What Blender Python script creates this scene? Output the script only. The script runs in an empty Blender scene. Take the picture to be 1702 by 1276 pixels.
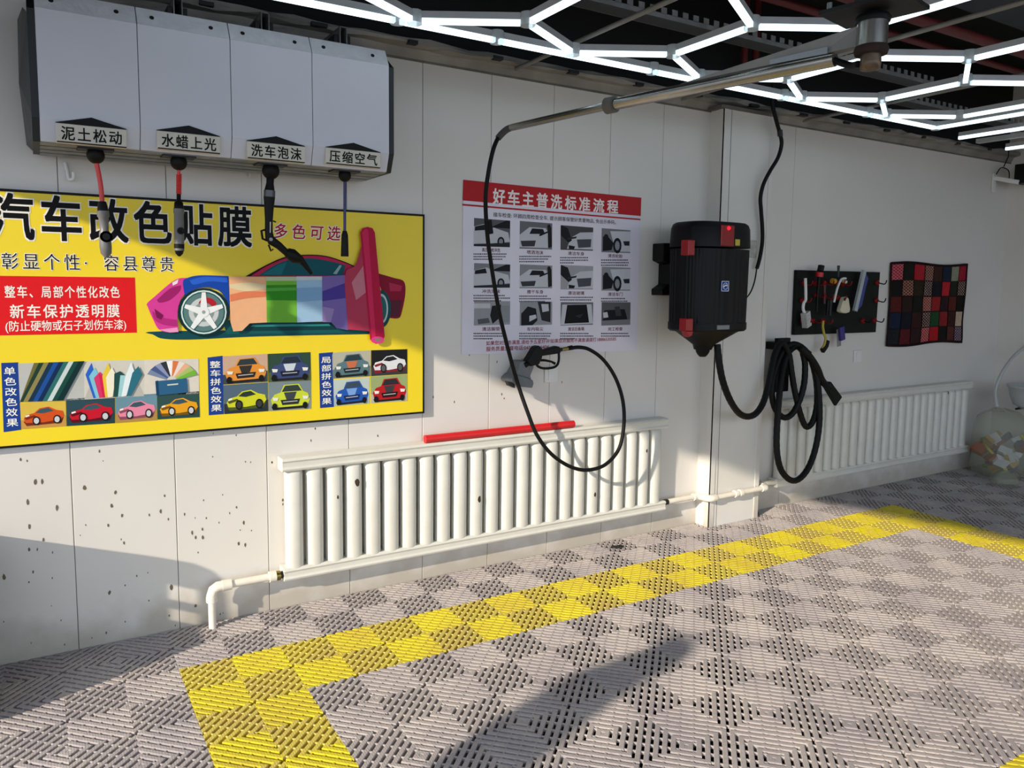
import bpy, math, random
from mathutils import Vector, Matrix
from math import sin, cos, pi, radians, hypot, atan2
random.seed(7)
S = bpy.context.scene
COL = S.collection

# ------------------------------------------------------------------ camera, light, exposure
CAM = Vector((-0.4260, -3.1881, 1.5490))
YAW, PITCH, ROLL, FPX, CX, CY = 0.54116, -0.099657, 0.010968, 1281.27, 832.08, 600.26
_f = Vector((sin(YAW)*cos(PITCH), cos(YAW)*cos(PITCH), sin(PITCH)))
_r = _f.cross(Vector((0, 0, 1))).normalized(); _u = _r.cross(_f)
RT = cos(ROLL)*_r + sin(ROLL)*_u; UP = -sin(ROLL)*_r + cos(ROLL)*_u; FW = _f
cd = bpy.data.cameras.new('camera'); cam = bpy.data.objects.new('camera', cd); COL.objects.link(cam)
cam.matrix_world = Matrix(((RT.x, UP.x, -FW.x, CAM.x), (RT.y, UP.y, -FW.y, CAM.y), (RT.z, UP.z, -FW.z, CAM.z), (0, 0, 0, 1)))
cd.sensor_fit = 'HORIZONTAL'; cd.sensor_width = 36.0; cd.lens = FPX*36/1702
cd.shift_x = (851-CX)/1702; cd.shift_y = (CY-638)/1702
cd.clip_start = 0.02; cd.clip_end = 200
S.camera = cam
SUN = Vector((1, 0.37, -0.43)).normalized()
sd = bpy.data.lights.new('sun', 'SUN'); sd.energy = 5.6; sd.angle = radians(0.9); sd.color = (1.0, 0.88, 0.72)
sun = bpy.data.objects.new('sun', sd); COL.objects.link(sun); sun.location = (-6, -3, 5)
sun.rotation_euler = SUN.to_track_quat('-Z', 'Y').to_euler()
W = bpy.data.worlds.new('sky'); S.world = W; W.use_nodes = True
bg = W.node_tree.nodes['Background']; bg.inputs[0].default_value = (0.70, 0.82, 1.0, 1); bg.inputs[1].default_value = 1.9
S.view_settings.view_transform = 'Standard'; S.view_settings.look = 'None'; S.view_settings.gamma = 1
S.view_settings.use_curve_mapping = False; S.view_settings.exposure = 0.0

YW = 0.3885          # face of the long wall
YP = 0.2755          # face of the pillar on it
WT = 2.635           # top of the wall panels

def ray(u, v): return FW + RT*((u-CX)/FPX) + UP*((CY-v)/FPX)
def at(u, v, y): d = ray(u, v); return CAM + d*((y-CAM.y)/d.y)       # point seen at u,v on the plane Y = y
def atz(u, v, z): d = ray(u, v); return CAM + d*((z-CAM.z)/d.z)
def atx(u, v, x): d = ray(u, v); return CAM + d*((x-CAM.x)/d.x)

# ------------------------------------------------------------------ materials
def lin(c):
    if isinstance(c, str):
        c = tuple(int(c[i:i+2], 16)/255 for i in (0, 2, 4))
        return tuple(x/12.92 if x <= .04045 else ((x+.055)/1.055)**2.4 for x in c)
    return c
MATS = {}
def mat(name, col, rough=.5, metal=0., var=.12, scale=9., bump=0., bscale=60., spec=.5, emit=None, estr=0., alpha=1., trans=0., col2=None, lo=.35, hi=.7):
    if name in MATS: return MATS[name]
    m = bpy.data.materials.new(name); m.use_nodes = True; nt = m.node_tree; b = nt.nodes['Principled BSDF']
    c = lin(col)
    b.inputs['Roughness'].default_value = rough; b.inputs['Metallic'].default_value = metal
    b.inputs['Specular IOR Level'].default_value = spec
    b.inputs['Alpha'].default_value = alpha; b.inputs['Transmission Weight'].default_value = trans
    tc = nt.nodes.new('ShaderNodeTexCoord')
    n = nt.nodes.new('ShaderNodeTexNoise'); n.inputs['Scale'].default_value = scale; n.inputs['Detail'].default_value = 4
    nt.links.new(tc.outputs['Object'], n.inputs['Vector'])
    r = nt.nodes.new('ShaderNodeValToRGB')
    c2 = lin(col2) if col2 is not None else tuple(x*(1-var) for x in c)
    r.color_ramp.elements[0].position = lo; r.color_ramp.elements[0].color = (*c2, 1)
    r.color_ramp.elements[1].position = hi; r.color_ramp.elements[1].color = (*c, 1)
    nt.links.new(n.outputs['Fac'], r.inputs['Fac']); nt.links.new(r.outputs['Color'], b.inputs['Base Color'])
    if bump > 0:
        n2 = nt.nodes.new('ShaderNodeTexNoise'); n2.inputs['Scale'].default_value = bscale
        nt.links.new(tc.outputs['Object'], n2.inputs['Vector'])
        bp = nt.nodes.new('ShaderNodeBump'); bp.inputs['Strength'].default_value = bump; bp.inputs['Distance'].default_value = .01
        nt.links.new(n2.outputs['Fac'], bp.inputs['Height']); nt.links.new(bp.outputs['Normal'], b.inputs['Normal'])
    if emit is not None:
        b.inputs['Emission Color'].default_value = (*lin(emit), 1); b.inputs['Emission Strength'].default_value = estr
    MATS[name] = m; return m
def ink(hexcol): return mat('print_'+hexcol, hexcol, .5, 0, .04, 30., spec=.15)

M_WALL = mat('white_panel', 'ddd9d2', .38, 0, .05, 1.6, .02, 5.)
def wall_mat():
    m = M_WALL; nt = m.node_tree; N = nt.nodes; L = nt.links; b = N['Principled BSDF']
    tc = N.new('ShaderNodeTexCoord'); sp = N.new('ShaderNodeSeparateXYZ'); L.new(tc.outputs['Object'], sp.inputs[0])
    no = N.new('ShaderNodeTexNoise'); no.inputs['Scale'].default_value = 7; no.inputs['Detail'].default_value = 5; L.new(tc.outputs['Object'], no.inputs['Vector'])
    ad = N.new('ShaderNodeMath'); ad.operation = 'MULTIPLY_ADD'; ad.inputs[1].default_value = .30; L.new(no.outputs['Fac'], ad.inputs[0]); L.new(sp.outputs['Z'], ad.inputs[2])
    r = N.new('ShaderNodeValToRGB'); r.color_ramp.elements[0].position = .17; r.color_ramp.elements[0].color = (1, 1, 1, 1); r.color_ramp.elements[1].position = .34; r.color_ramp.elements[1].color = (0, 0, 0, 1)
    L.new(ad.outputs[0], r.inputs['Fac'])
    mx = N.new('ShaderNodeMixRGB'); src = b.inputs['Base Color'].links[0].from_socket
    mu = N.new('ShaderNodeMath'); mu.operation = 'MULTIPLY'; mu.inputs[1].default_value = .7; L.new(r.outputs['Color'], mu.inputs[0]); L.new(mu.outputs[0], mx.inputs['Fac'])
    L.new(src, mx.inputs['Color1']); mx.inputs['Color2'].default_value = (*lin('a79d8a'), 1); L.new(mx.outputs['Color'], b.inputs['Base Color'])
wall_mat()
M_WALLD = mat('panel_seam', '8f8c86', .8)
M_PILLAR = mat('pillar_panel', 'dedbd4', .4, 0, .06, 3.)
M_RAD = mat('radiator_enamel', 'd9d7cd', .32, 0, .06, 14., .05, 40.)
M_RUST = mat('bare_rust', '453627', .9, 0, .4, 60.)
M_CHIP = mat('wall_chip', '746a54', .9, 0, .35, 80.)
M_PIPE = mat('white_plastic_pipe', 'e9e2d3', .4, 0, .08, 20.)
M_BLACK = mat('black_plastic', '0b0b0c', .5, 0, .3, 30., spec=.22)
M_RUB = mat('black_rubber', '0d0d0e', .55, 0, .3, 30., spec=.22)
M_DARK = mat('dark_metal', '2b2b2d', .5, .4, .3, 12.)
M_STEEL = mat('stainless_steel', 'b2afa8', .22, .9, .2, 8.)
M_GALV = mat('galvanised_steel', '9a9c9c', .45, .6, .3, 14.)
M_ZINC = mat('dull_zinc', '77736c', .6, .3, .3, 10., .1, 20.)
M_RED = mat('red_plastic', 'c3141b', .4, 0, .1)
M_REDPIPE = mat('red_fire_pipe', '5e1110', .6, 0, .2)
M_WHITE = mat('white_plastic', 'e4e4e0', .4, 0, .05)
M_CAB = mat('white_powder_coat', 'd2d4dd', .42, 0, .05, 3.)
M_CEIL = mat('ceiling_black', '08080b', .9, 0, .4, 2.)
M_SOFF = mat('soffit_sheet', '98938b', .7, 0, .35, 5., .5, 7.)
M_BRASS = mat('brass', '9a8a4a', .3, .9)
M_LED = mat('led_diffuser', 'eaf3ff', .4, 0, .02, emit='d8f2ff', estr=1.9)
M_LEDH = mat('led_housing', 'b9bcc0', .35, 0, .1, 10.)
M_CLEAR = mat('clear_connector', 'ced4d6', .15, 0, .1, 20., alpha=.6)
M_CONC = mat('shade_black_concrete', '0e0d0d', .7, 0, .4, 5.)  # near black: shade in the grating gaps put into the slab colour

def floor_mat(name, col, col2, dirt):
    m = bpy.data.materials.new(name); m.use_nodes = True; nt = m.node_tree; N = nt.nodes; L = nt.links; b = N['Principled BSDF']
    b.inputs['Roughness'].default_value = .55
    tc = N.new('ShaderNodeTexCoord')
    n1 = N.new('ShaderNodeTexNoise'); n1.inputs['Scale'].default_value = 3.2; n1.inputs['Detail'].default_value = 6; n1.inputs['Roughness'].default_value = .65
    n2 = N.new('ShaderNodeTexNoise'); n2.inputs['Scale'].default_value = 70; n2.inputs['Detail'].default_value = 2
    L.new(tc.outputs['Object'], n1.inputs['Vector']); L.new(tc.outputs['Object'], n2.inputs['Vector'])
    r = N.new('ShaderNodeValToRGB'); r.color_ramp.elements[0].position = .38; r.color_ramp.elements[0].color = (*lin(col2), 1)
    r.color_ramp.elements[1].position = .62; r.color_ramp.elements[1].color = (*lin(col), 1)
    L.new(n1.outputs['Fac'], r.inputs['Fac'])
    mx = N.new('ShaderNodeMixRGB'); mx.blend_type = 'MIX'; mx.inputs['Color2'].default_value = (*lin(dirt), 1)
    r2 = N.new('ShaderNodeValToRGB'); r2.color_ramp.elements[0].position = .55; r2.color_ramp.elements[0].color = (0, 0, 0, 1)
    r2.color_ramp.elements[1].position = .8; r2.color_ramp.elements[1].color = (.6, .6, .6, 1)
    L.new(n2.outputs['Fac'], r2.inputs['Fac']); L.new(r2.outputs['Color'], mx.inputs['Fac'])
    L.new(r.outputs['Color'], mx.inputs['Color1']); L.new(mx.outputs['Color'], b.inputs['Base Color'])
    w = N.new('ShaderNodeTexWave'); w.bands_direction = 'X'; w.inputs['Scale'].default_value = 38; w.inputs['Distortion'].default_value = .3
    L.new(tc.outputs['Object'], w.inputs['Vector'])
    bp = N.new('ShaderNodeBump'); bp.inputs['Strength'].default_value = .18; bp.inputs['Distance'].default_value = .002
    L.new(w.outputs['Fac'], bp.inputs['Height']); L.new(bp.outputs['Normal'], b.inputs['Normal'])
    return m
M_GRID = floor_mat('grey_floor_grate', 'b6ada8', 'a1999a', '7c7573')
M_YEL = floor_mat('yellow_floor_grate', 'd6c520', 'c4b032', 'a58f50')
M_YELW = floor_mat('worn_yellow_grate', 'd6c44c', 'c8b25c', 'ab986a')

# ------------------------------------------------------------------ mesh building
WL = {}
class MB:
    def __init__(s): s.v = []; s.f = []; s.m = []; s.sm = []; s.mats = []
    def mi(s, m):
        if m not in s.mats: s.mats.append(m)
        return s.mats.index(m)
    def add(s, vs, fs, m, smooth=False):
        o = len(s.v); s.v += [tuple(x) for x in vs]; k = s.mi(m)
        for f in fs: s.f.append([o+i for i in f]); s.m.append(k); s.sm.append(smooth)
    def box(s, a, b, m):
        x0, y0, z0 = [min(p, q) for p, q in zip(a, b)]; x1, y1, z1 = [max(p, q) for p, q in zip(a, b)]
        s.add([(x0,y0,z0),(x1,y0,z0),(x1,y1,z0),(x0,y1,z0),(x0,y0,z1),(x1,y0,z1),(x1,y1,z1),(x0,y1,z1)],
              [(0,3,2,1),(4,5,6,7),(0,1,5,4),(1,2,6,5),(2,3,7,6),(3,0,4,7)], m)
    def obox(s, c, ax, ay, az, m):          # oriented box: half axes
        c = Vector(c); ax = Vector(ax); ay = Vector(ay); az = Vector(az)
        s.add([c-ax-ay-az, c+ax-ay-az, c+ax+ay-az, c-ax+ay-az, c-ax-ay+az, c+ax-ay+az, c+ax+ay+az, c-ax+ay+az],
              [(0,3,2,1),(4,5,6,7),(0,1,5,4),(1,2,6,5),(2,3,7,6),(3,0,4,7)], m)
    def bar(s, p, q, w, h, m, up=(0,0,1)):   # box from p to q, w wide, h high
        p = Vector(p); q = Vector(q); d = (q-p); l = d.length; d.normalize(); u = Vector(up)
        sd_ = d.cross(u).normalized(); u = sd_.cross(d)
        s.obox((p+q)/2, d*l/2, sd_*w/2, u*h/2, m)
    def tube(s, pts, r, m, n=12, cap=True, flat=None):
        pts = [Vector(p) for p in pts]; k = len(pts); rr = r if isinstance(r, (list, tuple)) else [r]*k
        t0 = (pts[1]-pts[0]).normalized(); a = t0.orthogonal().normalized(); vs = []
        for i, p in enumerate(pts):
            t = (pts[min(i+1, k-1)]-pts[max(i-1, 0)]).normalized()
            a = (a - t*a.dot(t))
            a = a.normalized() if a.length > 1e-6 else t.orthogonal().normalized()
            b = t.cross(a)
            for j in range(n):
                an = 2*pi*j/n; vs.append(p + a*(cos(an)*rr[i]) + b*(sin(an)*rr[i]))
        fs = [(i*n+j, i*n+(j+1) % n, (i+1)*n+(j+1) % n, (i+1)*n+j) for i in range(k-1) for j in range(n)]
        s.add(vs, fs, m, True)
        if cap:
            o = len(s.v); s.add(vs[:n], [tuple(range(n-1, -1, -1))], m); s.add(vs[-n:], [tuple(range(n))], m)
    def ring(s, secs, m, smooth=True, cap=True):   # loft through closed sections of equal count
        n = len(secs[0]); vs = [p for q in secs for p in q]
        s.add(vs, [(i*n+j, i*n+(j+1) % n, (i+1)*n+(j+1) % n, (i+1)*n+j) for i in range(len(secs)-1) for j in range(n)], m, smooth)
        if cap:
            s.add(secs[0], [tuple(range(n-1, -1, -1))], m); s.add(secs[-1], [tuple(range(n))], m)
    def lathe(s, c, prof, m, n=24, axis='z', smooth=True):   # prof: (r, h)
        c = Vector(c); secs = []
        for r, h in prof:
            q = []
            for j in range(n):
                a = 2*pi*j/n
                if axis == 'z': q.append(c+Vector((r*cos(a), r*sin(a), h)))
                elif axis == 'y': q.append(c+Vector((r*cos(a), h, r*sin(a))))
                else: q.append(c+Vector((h, r*cos(a), r*sin(a))))
            secs.append(q)
        s.ring(secs, m, smooth)
    def sphere(s, c, r, m, n=16):
        s.lathe(c, [(max(1e-4, r*sin(pi*i/n)), -r*cos(pi*i/n)) for i in range(n+1)], m, n+4)
    def prism(s, poly, m, y0, y1):           # poly of (X,Z) at two depths
        n = len(poly); vs = [(x, y0, z) for x, z in poly]+[(x, y1, z) for x, z in poly]
        s.add(vs, [tuple(range(n)), tuple(range(2*n-1, n-1, -1))]+[(j, n+j, n+(j+1) % n, (j+1) % n) for j in range(n)], m)
    def prismx(s, prof, m, x0, x1):          # prof of (Y,Z) along X
        n = len(prof); vs = [(x0, y, z) for y, z in prof]+[(x1, y, z) for y, z in prof]
        s.add(vs, [tuple(range(n-1, -1, -1)), tuple(range(n, 2*n))]+[(j, (j+1) % n, n+(j+1) % n, n+j) for j in range(n)], m)
    def poly(s, pts, m): s.add(pts, [tuple(range(len(pts)))], m)
    def build(s, name, parent=None, bevel=0, fix=True, **props):
        me = bpy.data.meshes.new(name); o = bpy.data.objects.new(name, me)
        org = WL.get(parent.name, Vector((0,0,0))) if parent else Vector((0,0,0))
        WL[o.name] = org.copy()
        me.from_pydata([tuple(Vector(p)-org) for p in s.v], [], s.f); me.update()
        for m in s.mats: me.materials.append(m)
        me.polygons.foreach_set('material_index', s.m); me.polygons.foreach_set('use_smooth', s.sm)
        COL.objects.link(o)
        if fix:
            import bmesh
            b = bmesh.new(); b.from_mesh(me); bmesh.ops.recalc_face_normals(b, faces=b.faces); b.to_mesh(me); b.free()
        if bevel:
            mo = o.modifiers.new('bevel', 'BEVEL'); mo.width = bevel; mo.segments = 2; mo.limit_method = 'ANGLE'; mo.angle_limit = radians(35)
        if parent: o.parent = parent
        for k, v in props.items(): o[k] = v
        return o
def thing(name, label, cat, loc=(0,0,0), group=None):
    o = bpy.data.objects.new(name, None); COL.objects.link(o); o.location = loc; o.empty_display_size = .05
    WL[o.name] = Vector(loc); o['label'] = label; o['category'] = cat
    if group: o['group'] = group
    return o
def tag(o, label, cat, group=None):
    o['label'] = label; o['category'] = cat
    if group: o['group'] = group
    return o
def spline(pts, n=8):
    P = [Vector(p) for p in pts]; out = []
    for i in range(len(P)-1):
        a = P[max(i-1, 0)]; b = P[i]; c = P[i+1]; d = P[min(i+2, len(P)-1)]
        for k in range(n):
            t = k/n
            out.append(.5*((2*b)+(c-a)*t+(2*a-5*b+4*c-d)*t*t+(3*b-a-3*c+d)*t**3))
    out.append(P[-1]); return out

# ------------------------------------------------------------------ lettering
_glyphs = {}
def glyph(txt, off):
    k = (txt, round(off, 4))
    if k not in _glyphs:
        cu = bpy.data.curves.new('txt', 'FONT'); cu.body = txt; cu.size = 1; cu.offset = off; cu.resolution_u = 3
        ob = bpy.data.objects.new('txt', cu); COL.objects.link(ob)
        dg = bpy.context.evaluated_depsgraph_get(); me = bpy.data.meshes.new_from_object(ob.evaluated_get(dg))
        vs = [(v.co.x, v.co.y) for v in me.vertices]; fs = [tuple(p.vertices) for p in me.polygons]
        bpy.data.objects.remove(ob); bpy.data.curves.remove(cu); bpy.data.meshes.remove(me)
        _glyphs[k] = (vs, fs)
    return _glyphs[k]
def shifts(off):
    if off < .003: return [(0, 0)]
    n = 4 if off < .012 else (8 if off < .03 else 12)
    q = off*.8; return [(-q, -q), (q, -q), (q, q), (-q, q)] if n == 4 else [(-q, -q), (0, -q), (q, -q), (q, 0), (q, q), (0, q), (-q, q), (-q, 0), (0, 0)]
def write(mb, txt, x0, x1, z0, z1, y, m, off=0., shear=0.):
    """one line of text fitted into the box x0..x1, z0..z1 on the plane Y = y"""
    vs, fs = glyph(txt, 0)
    if not vs: return
    ax = min(v[0] for v in vs); bx = max(v[0] for v in vs); az = min(v[1] for v in vs); bz = max(v[1] for v in vs)
    sx = (x1-x0)/(bx-ax); sz = (z1-z0)/(bz-az)
    for kk, (dx, dz) in enumerate(shifts(off)): mb.add([(x0+(v[0]-ax)*sx+dx*sz, y-.00003*kk, z0+(v[1]-az+dz)*sz) for v in vs], fs, m)
def write_cells(mb, txt, x0, x1, z0, z1, y, m, off=0., fill=.86, vertical=False, shear=0.):
    n = len(txt)
    for i, ch in enumerate(txt):
        if ch == ' ': continue
        if vertical:
            h = (z1-z0)/n; a0, a1 = x0, x1; b1 = z1-h*i; b0 = b1-h
        else:
            w = (x1-x0)/n; a0 = x0+w*i; a1 = a0+w; b0, b1 = z0, z1
        vs, fs = glyph(ch, 0)
        if not vs: continue
        # keep the glyph's place inside its em square
        ew, eh = (a1-a0)*fill, (b1-b0)*fill; ox = (a0+a1)/2-ew/2; oz = (b0+b1)/2-eh/2
        for kk, (dx, dz) in enumerate(shifts(off)): mb.add([(ox+(v[0]+dx)*ew+shear*(v[1])*eh, y-.00003*kk, oz+(v[1]+.10+dz)*eh) for v in vs], fs, m)

class Flat(MB):
    """printed picture: layers of flat colour on a plane, each a hair in front of the one before"""
    def __init__(s, y, step=.0003): super().__init__(); s.y = y; s.step = step
    def p(s, pts, col):
        s.y -= s.step; m = ink(col) if isinstance(col, str) else col
        s.poly([at(u, v, s.y) for u, v in pts], m)
    def ell(s, cx, cy, rx, ry, col, n=24, a0=0, a1=2*pi):
        s.p([(cx+rx*cos(a0+(a1-a0)*i/n), cy+ry*sin(a0+(a1-a0)*i/n)) for i in range(n)], col)
def quadmap(q):
    (ax, ay), (bx, by), (cx, cy), (dx, dy) = q      # TL TR BR BL
    return lambda s, t: ((ax*(1-s)+bx*s)*(1-t)+(dx*(1-s)+cx*s)*t, (ay*(1-s)+by*s)*(1-t)+(dy*(1-s)+cy*s)*t)

# ================================================================== THE SETTING
# floor: grating of 0.4 m tiles (node pitch q), yellow bay border, slab below
Q = 0.2
def grate(pred, m):
    mb = MB(); vs = mb.v; k = mb.mi(m)
    def strip(p, q, pl, ql, zt, zb):
        # p,q: ends of one edge; pl,ql: ends of the other; chamfered top
        o = len(vs); c = .10
        a = [p[i]*(1-c)+pl[i]*c for i in (0, 1)]; b = [p[i]*c+pl[i]*(1-c) for i in (0, 1)]
        a2 = [q[i]*(1-c)+ql[i]*c for i in (0, 1)]; b2 = [q[i]*c+ql[i]*(1-c) for i in (0, 1)]
        zc = zt-.0012
        vs.extend([(p[0],p[1],zb),(p[0],p[1],zc),(a[0],a[1],zt),(b[0],b[1],zt),(pl[0],pl[1],zc),(pl[0],pl[1],zb),
                   (q[0],q[1],zb),(q[0],q[1],zc),(a2[0],a2[1],zt),(b2[0],b2[1],zt),(ql[0],ql[1],zc),(ql[0],ql[1],zb)])
        for j in range(5): mb.f.append([o+j, o+j+1, o+7+j, o+6+j]); mb.m.append(k); mb.sm.append(False)
        for e in (0, 6): mb.f.append([o+e+j for j in range(6)]); mb.m.append(k); mb.sm.append(False)
    D = Q*2
    def chord(c, diag):     # line a+b=c (or a+(Q-b)=c) clipped to the square
        c = min(max(c, 0), D)
        if c <= Q: e = ((c, 0), (0, c))
        else: e = ((Q, c-Q), (c-Q, Q))
        if not diag: e = tuple((a, Q-b) for a, b in e)
        return e
    for i in range(-6, 36):
        for j in range(-2, 18):
            if not pred(i, j): continue
            X, Y = i*Q, -j*Q
            y_top = Y
            def T(e): return (X+e[0], Y-e[1])
            dg = (i+j) % 2 == 0
            if Y-Q > YW-.01: continue
            P = D/10.0; w = P*.62
            for n in range(10):
                c = P*(n+.5); e1 = chord(c-w/2, dg); e2 = chord(c+w/2, dg)
                pts = [T(e1[0]), T(e1[1]), T(e2[0]), T(e2[1])]
                if max(p[1] for p in pts) > YW-.004:
                    pts = [(p[0], min(p[1], YW-.004)) for p in pts]
                strip(pts[0], pts[1], pts[2], pts[3], 0, -.025)
            for n in range(6):
                c = D/6*(n+.5); e1 = chord(c-.0045, not dg); e2 = chord(c+.0045, not dg)
                pts = [T(e1[0]), T(e1[1]), T(e2[0]), T(e2[1])]
                pts = [(p[0], min(p[1], YW-.004)) for p in pts]
                strip(pts[0], pts[1], pts[2], pts[3], -.0015, -.012)
            # little plate in the middle of the concentric squares
            if dg: cs = [((0, 0), (.03, 0), (0, .03)), ((Q, Q), (Q-.03, Q), (Q, Q-.03))]
            else: cs = [((0, Q), (.03, Q), (0, Q-.03)), ((Q, 0), (Q-.03, 0), (Q, .03))]
            for tri in cs:
                t = [T(e) for e in tri]
                if max(p[1] for p in t) > YW-.004: continue
                o = len(vs); vs.extend([(p[0], p[1], -.0015) for p in t]); mb.f.append([o, o+1, o+2]); mb.m.append(k); mb.sm.append(False)
    return mb
def is_yel(i, j):
    if not (0 <= i < 24 and 0 <= j < 12): return False
    return i < 2 or i >= 22 or j < 2 or j >= 10
mb = MB(); mb.box((-1.6, -6.2, -.10), (6.9, .5, -.055), M_CONC)
floor = mb.build('floor', kind='structure', label='concrete slab under the floor grating, near black for the shade in the gaps')
grate(lambda i, j: not is_yel(i, j), M_GRID).build('floor_grating', floor, fix=False, kind='structure', label='grey plastic floor grating with diagonal slats')
gy = grate(lambda i, j: is_yel(i, j) and (i+j) % 2 == 1, M_YEL); gw = grate(lambda i, j: is_yel(i, j) and (i+j) % 2 == 0, M_YELW)
gy.add(gw.v, gw.f, M_YELW); gy.build('yellow_floor_border', floor, fix=False, kind='structure', label='yellow grating border of the wash bay')
mb = MB(); mb.box((-40, -40, -.20), (30, 25, -.11), mat('yard_asphalt', '6a6763', .8, 0, .2, 2.))
mb.build('ground', kind='structure', label='concrete yard outside')

# long wall: sandwich panels 0.398 m wide with fine seams
mb = MB()
mb.box((-1.7, YW+.006, -.05), (6.95, YW+.12, WT), M_WALLD)
seams = [-1.6-.0, -1.13, -.733, -.335, .063, .461, .859, 1.257, 1.652, 2.048, 2.446, 2.85, 3.248, 3.646, 4.045, 6.86]
for a, b in zip(seams[:-1], seams[1:]):
    g = .0013
    mb.prism([(a+g, -.05), (b-g, -.05), (b-g, WT), (a+g, WT)], M_WALL, YW, YW+.02)
wall = mb.build('wall_back', bevel=.002, kind='structure', label='long white wall of sandwich panels')
# chipped paint on the lower left of the wall
mb = MB()
chips = [(458,305,16),(475,349,6),(95,343,14),(125,349,10),(163,445,22),(194,444,22),(390,472,24),(532,494,18),(759,509,16),(128,541,24),(515,557,20),(262,566,22),(741,583,18),(688,598,12),(563,600,16),(135,650,20),(499,645,16),(395,644,8),(776,617,12),(850,594,14),(938,530,8),(1026,505,8),(1090,562,14),(1058,590,10),(1009,633,10),(951,612,10),(899,611,8),(1124,633,18),(1159,670,10),(1107,668,8),(933,664,14),(886,680,18),(902,702,18),(935,702,20),(1130,735,18),(1101,730,20),(913,770,9),(572,727,16),(558,710,8),(370,692,7),(201,712,18),(134,758,16),(172,757,12),(242,770,10),(153,860,14),(133,908,10),(241,889,10),(18,886,24),(631,879,10),(682,864,8),(577,922,10),(505,957,20),(686,992,10),(791,930,26),(902,1016,20),(780,1062,12),(1015,1055,10),(1029,1050,8),(577,1090,10),(281,1083,9),(298,1195,10),(144,1188,8),(490,1140,12),(424,1165,8),(17,1090,8),(983,222,8),(1049,203,10),(1088,230,9),(980,329,9),(1131,353,8),(1155,355,8),(1254,357,10),(1303,530,16),(237,1016,6),(808,1107,9)]
for zx, zy, s in chips:
    u, v = zx/2.773, 640+zy/2.773; r = s/2.773*.62*.0032*.8
    c = at(u, v, YW-.0007); n = 7; ph = random.random()*6
    mb.poly([(c.x+r*.5*random.uniform(.6, 1.15)*cos(ph+2*pi*i/n), YW-.0007, c.z+r*1.05*random.uniform(.6, 1.15)*sin(ph+2*pi*i/n)) for i in range(n)], M_CHIP)
for u, v in [(865,585),(868,598),(826,601),(834,655),(838,662),(934,635),(1268,868),(780,590),(720,660),(755,668),(524,712),(628,724),(517,732),(452,768),(470,838),(650,690)]:
    c = at(u, v, YW-.0007); r = .006
    mb.poly([(c.x+r*.6*random.uniform(.6, 1.2)*cos(2*pi*i/6), YW-.0007, c.z+r*1.3*random.uniform(.6, 1.2)*sin(2*pi*i/6)) for i in range(6)], M_CHIP)
mb.build('paint_chips', wall, kind='structure', label='small chips in the wall paint')
# pillar boxed out from the wall, with corner trims
mb = MB(); mb.box((3.235, YP, -.03), (3.69, YW+.01, WT), M_PILLAR)
mb.box((3.230, YP-.004, -.03), (3.275, YP+.001, WT), M_WALL); mb.box((3.230, YP-.004, -.03), (3.236, YP+.04, WT), M_WALL)
mb.box((3.655, YP-.004, -.03), (3.694, YP+.001, WT), M_WALL)
mb.box((3.30, YP-.002, -.03), (3.303, YP+.001, WT), M_WALLD)
mb.build('wall_pillar', kind='structure', label='white boxed pillar standing out of the long wall')
mb = MB(); mb.box((6.85, -6.2, -.05), (6.95, YW+.1, 3.5), M_WALL); mb.build('wall_right', kind='structure', label='white end wall at the right')
# left wall: the tall drive-in opening the sun comes through
mb = MB(); XL = -1.6; HD = 2.36
mb.prismx([(.5, 2.325), (.5, 3.5), (-6.2, 3.5), (-6.2, 3.10)], M_WALL, XL-.1, XL); mb.box((XL-.1, .36, -.05), (XL, .5, HD), M_WALL)
mb.build('wall_left', kind='structure', label='wall with the drive-in opening at the left')
# soffit sheet above the wall, dark ceiling void
mb = MB(); xs = [-1.6+i*.11 for i in range(78)]
pv = []
for x in xs:
    x = min(x, 6.86); r = lambda a: random.uniform(-a, a)
    pv.append([(x, YW+.006, WT), (x, YW-.004, WT+.004), (x, YW-.02+r(.004), WT+.030+r(.004)), (x, YW-.03+r(.006), WT+.045+r(.006)), (x, YW-.075+r(.012), WT+.052+r(.008)), (x, YW-.085+r(.012), WT+.062+r(.010)), (x, YW-.07+r(.01), WT+.082+r(.008)), (x, YW-.02, WT+.085)])
n = 8
mb.add([p for q in pv for p in q], [(i*n+j, i*n+j+1, (i+1)*n+j+1, (i+1)*n+j) for i in range(len(pv)-1) for j in range(n-1)], M_SOFF)
mb.box((-1.6, YW+.02, WT), (6.86, YW+.12, 3.5), M_CEIL)
mb.box((-1.6, YW-.006, WT-.004), (6.86, YW+.01, WT+.006), M_ZINC)
mb.box((3.20, YP-.01, WT), (3.72, YW, WT+.02), M_ZINC)
for x in [0.2+i*.47 for i in range(14)]:
    mb.box((x, YW-.095, WT+.050), (x+random.uniform(.03, .09), YW-.06, WT+.066), M_DARK)
mb.build('trim_1', kind='structure', label='wrinkled grey sheet trim along the top of the wall', fix=False)
mb = MB(); mb.box((-1.7, -6.2, 3.4), (6.95, .5, 3.55), M_CEIL)
mb.box((-1.6, -1.15, 3.05), (6.86, -.75, 3.4), mat('duct_dark', '1c1c21', .7, 0, .2)); 
mb.build('ceiling', kind='structure', label='black open ceiling void')

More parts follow.
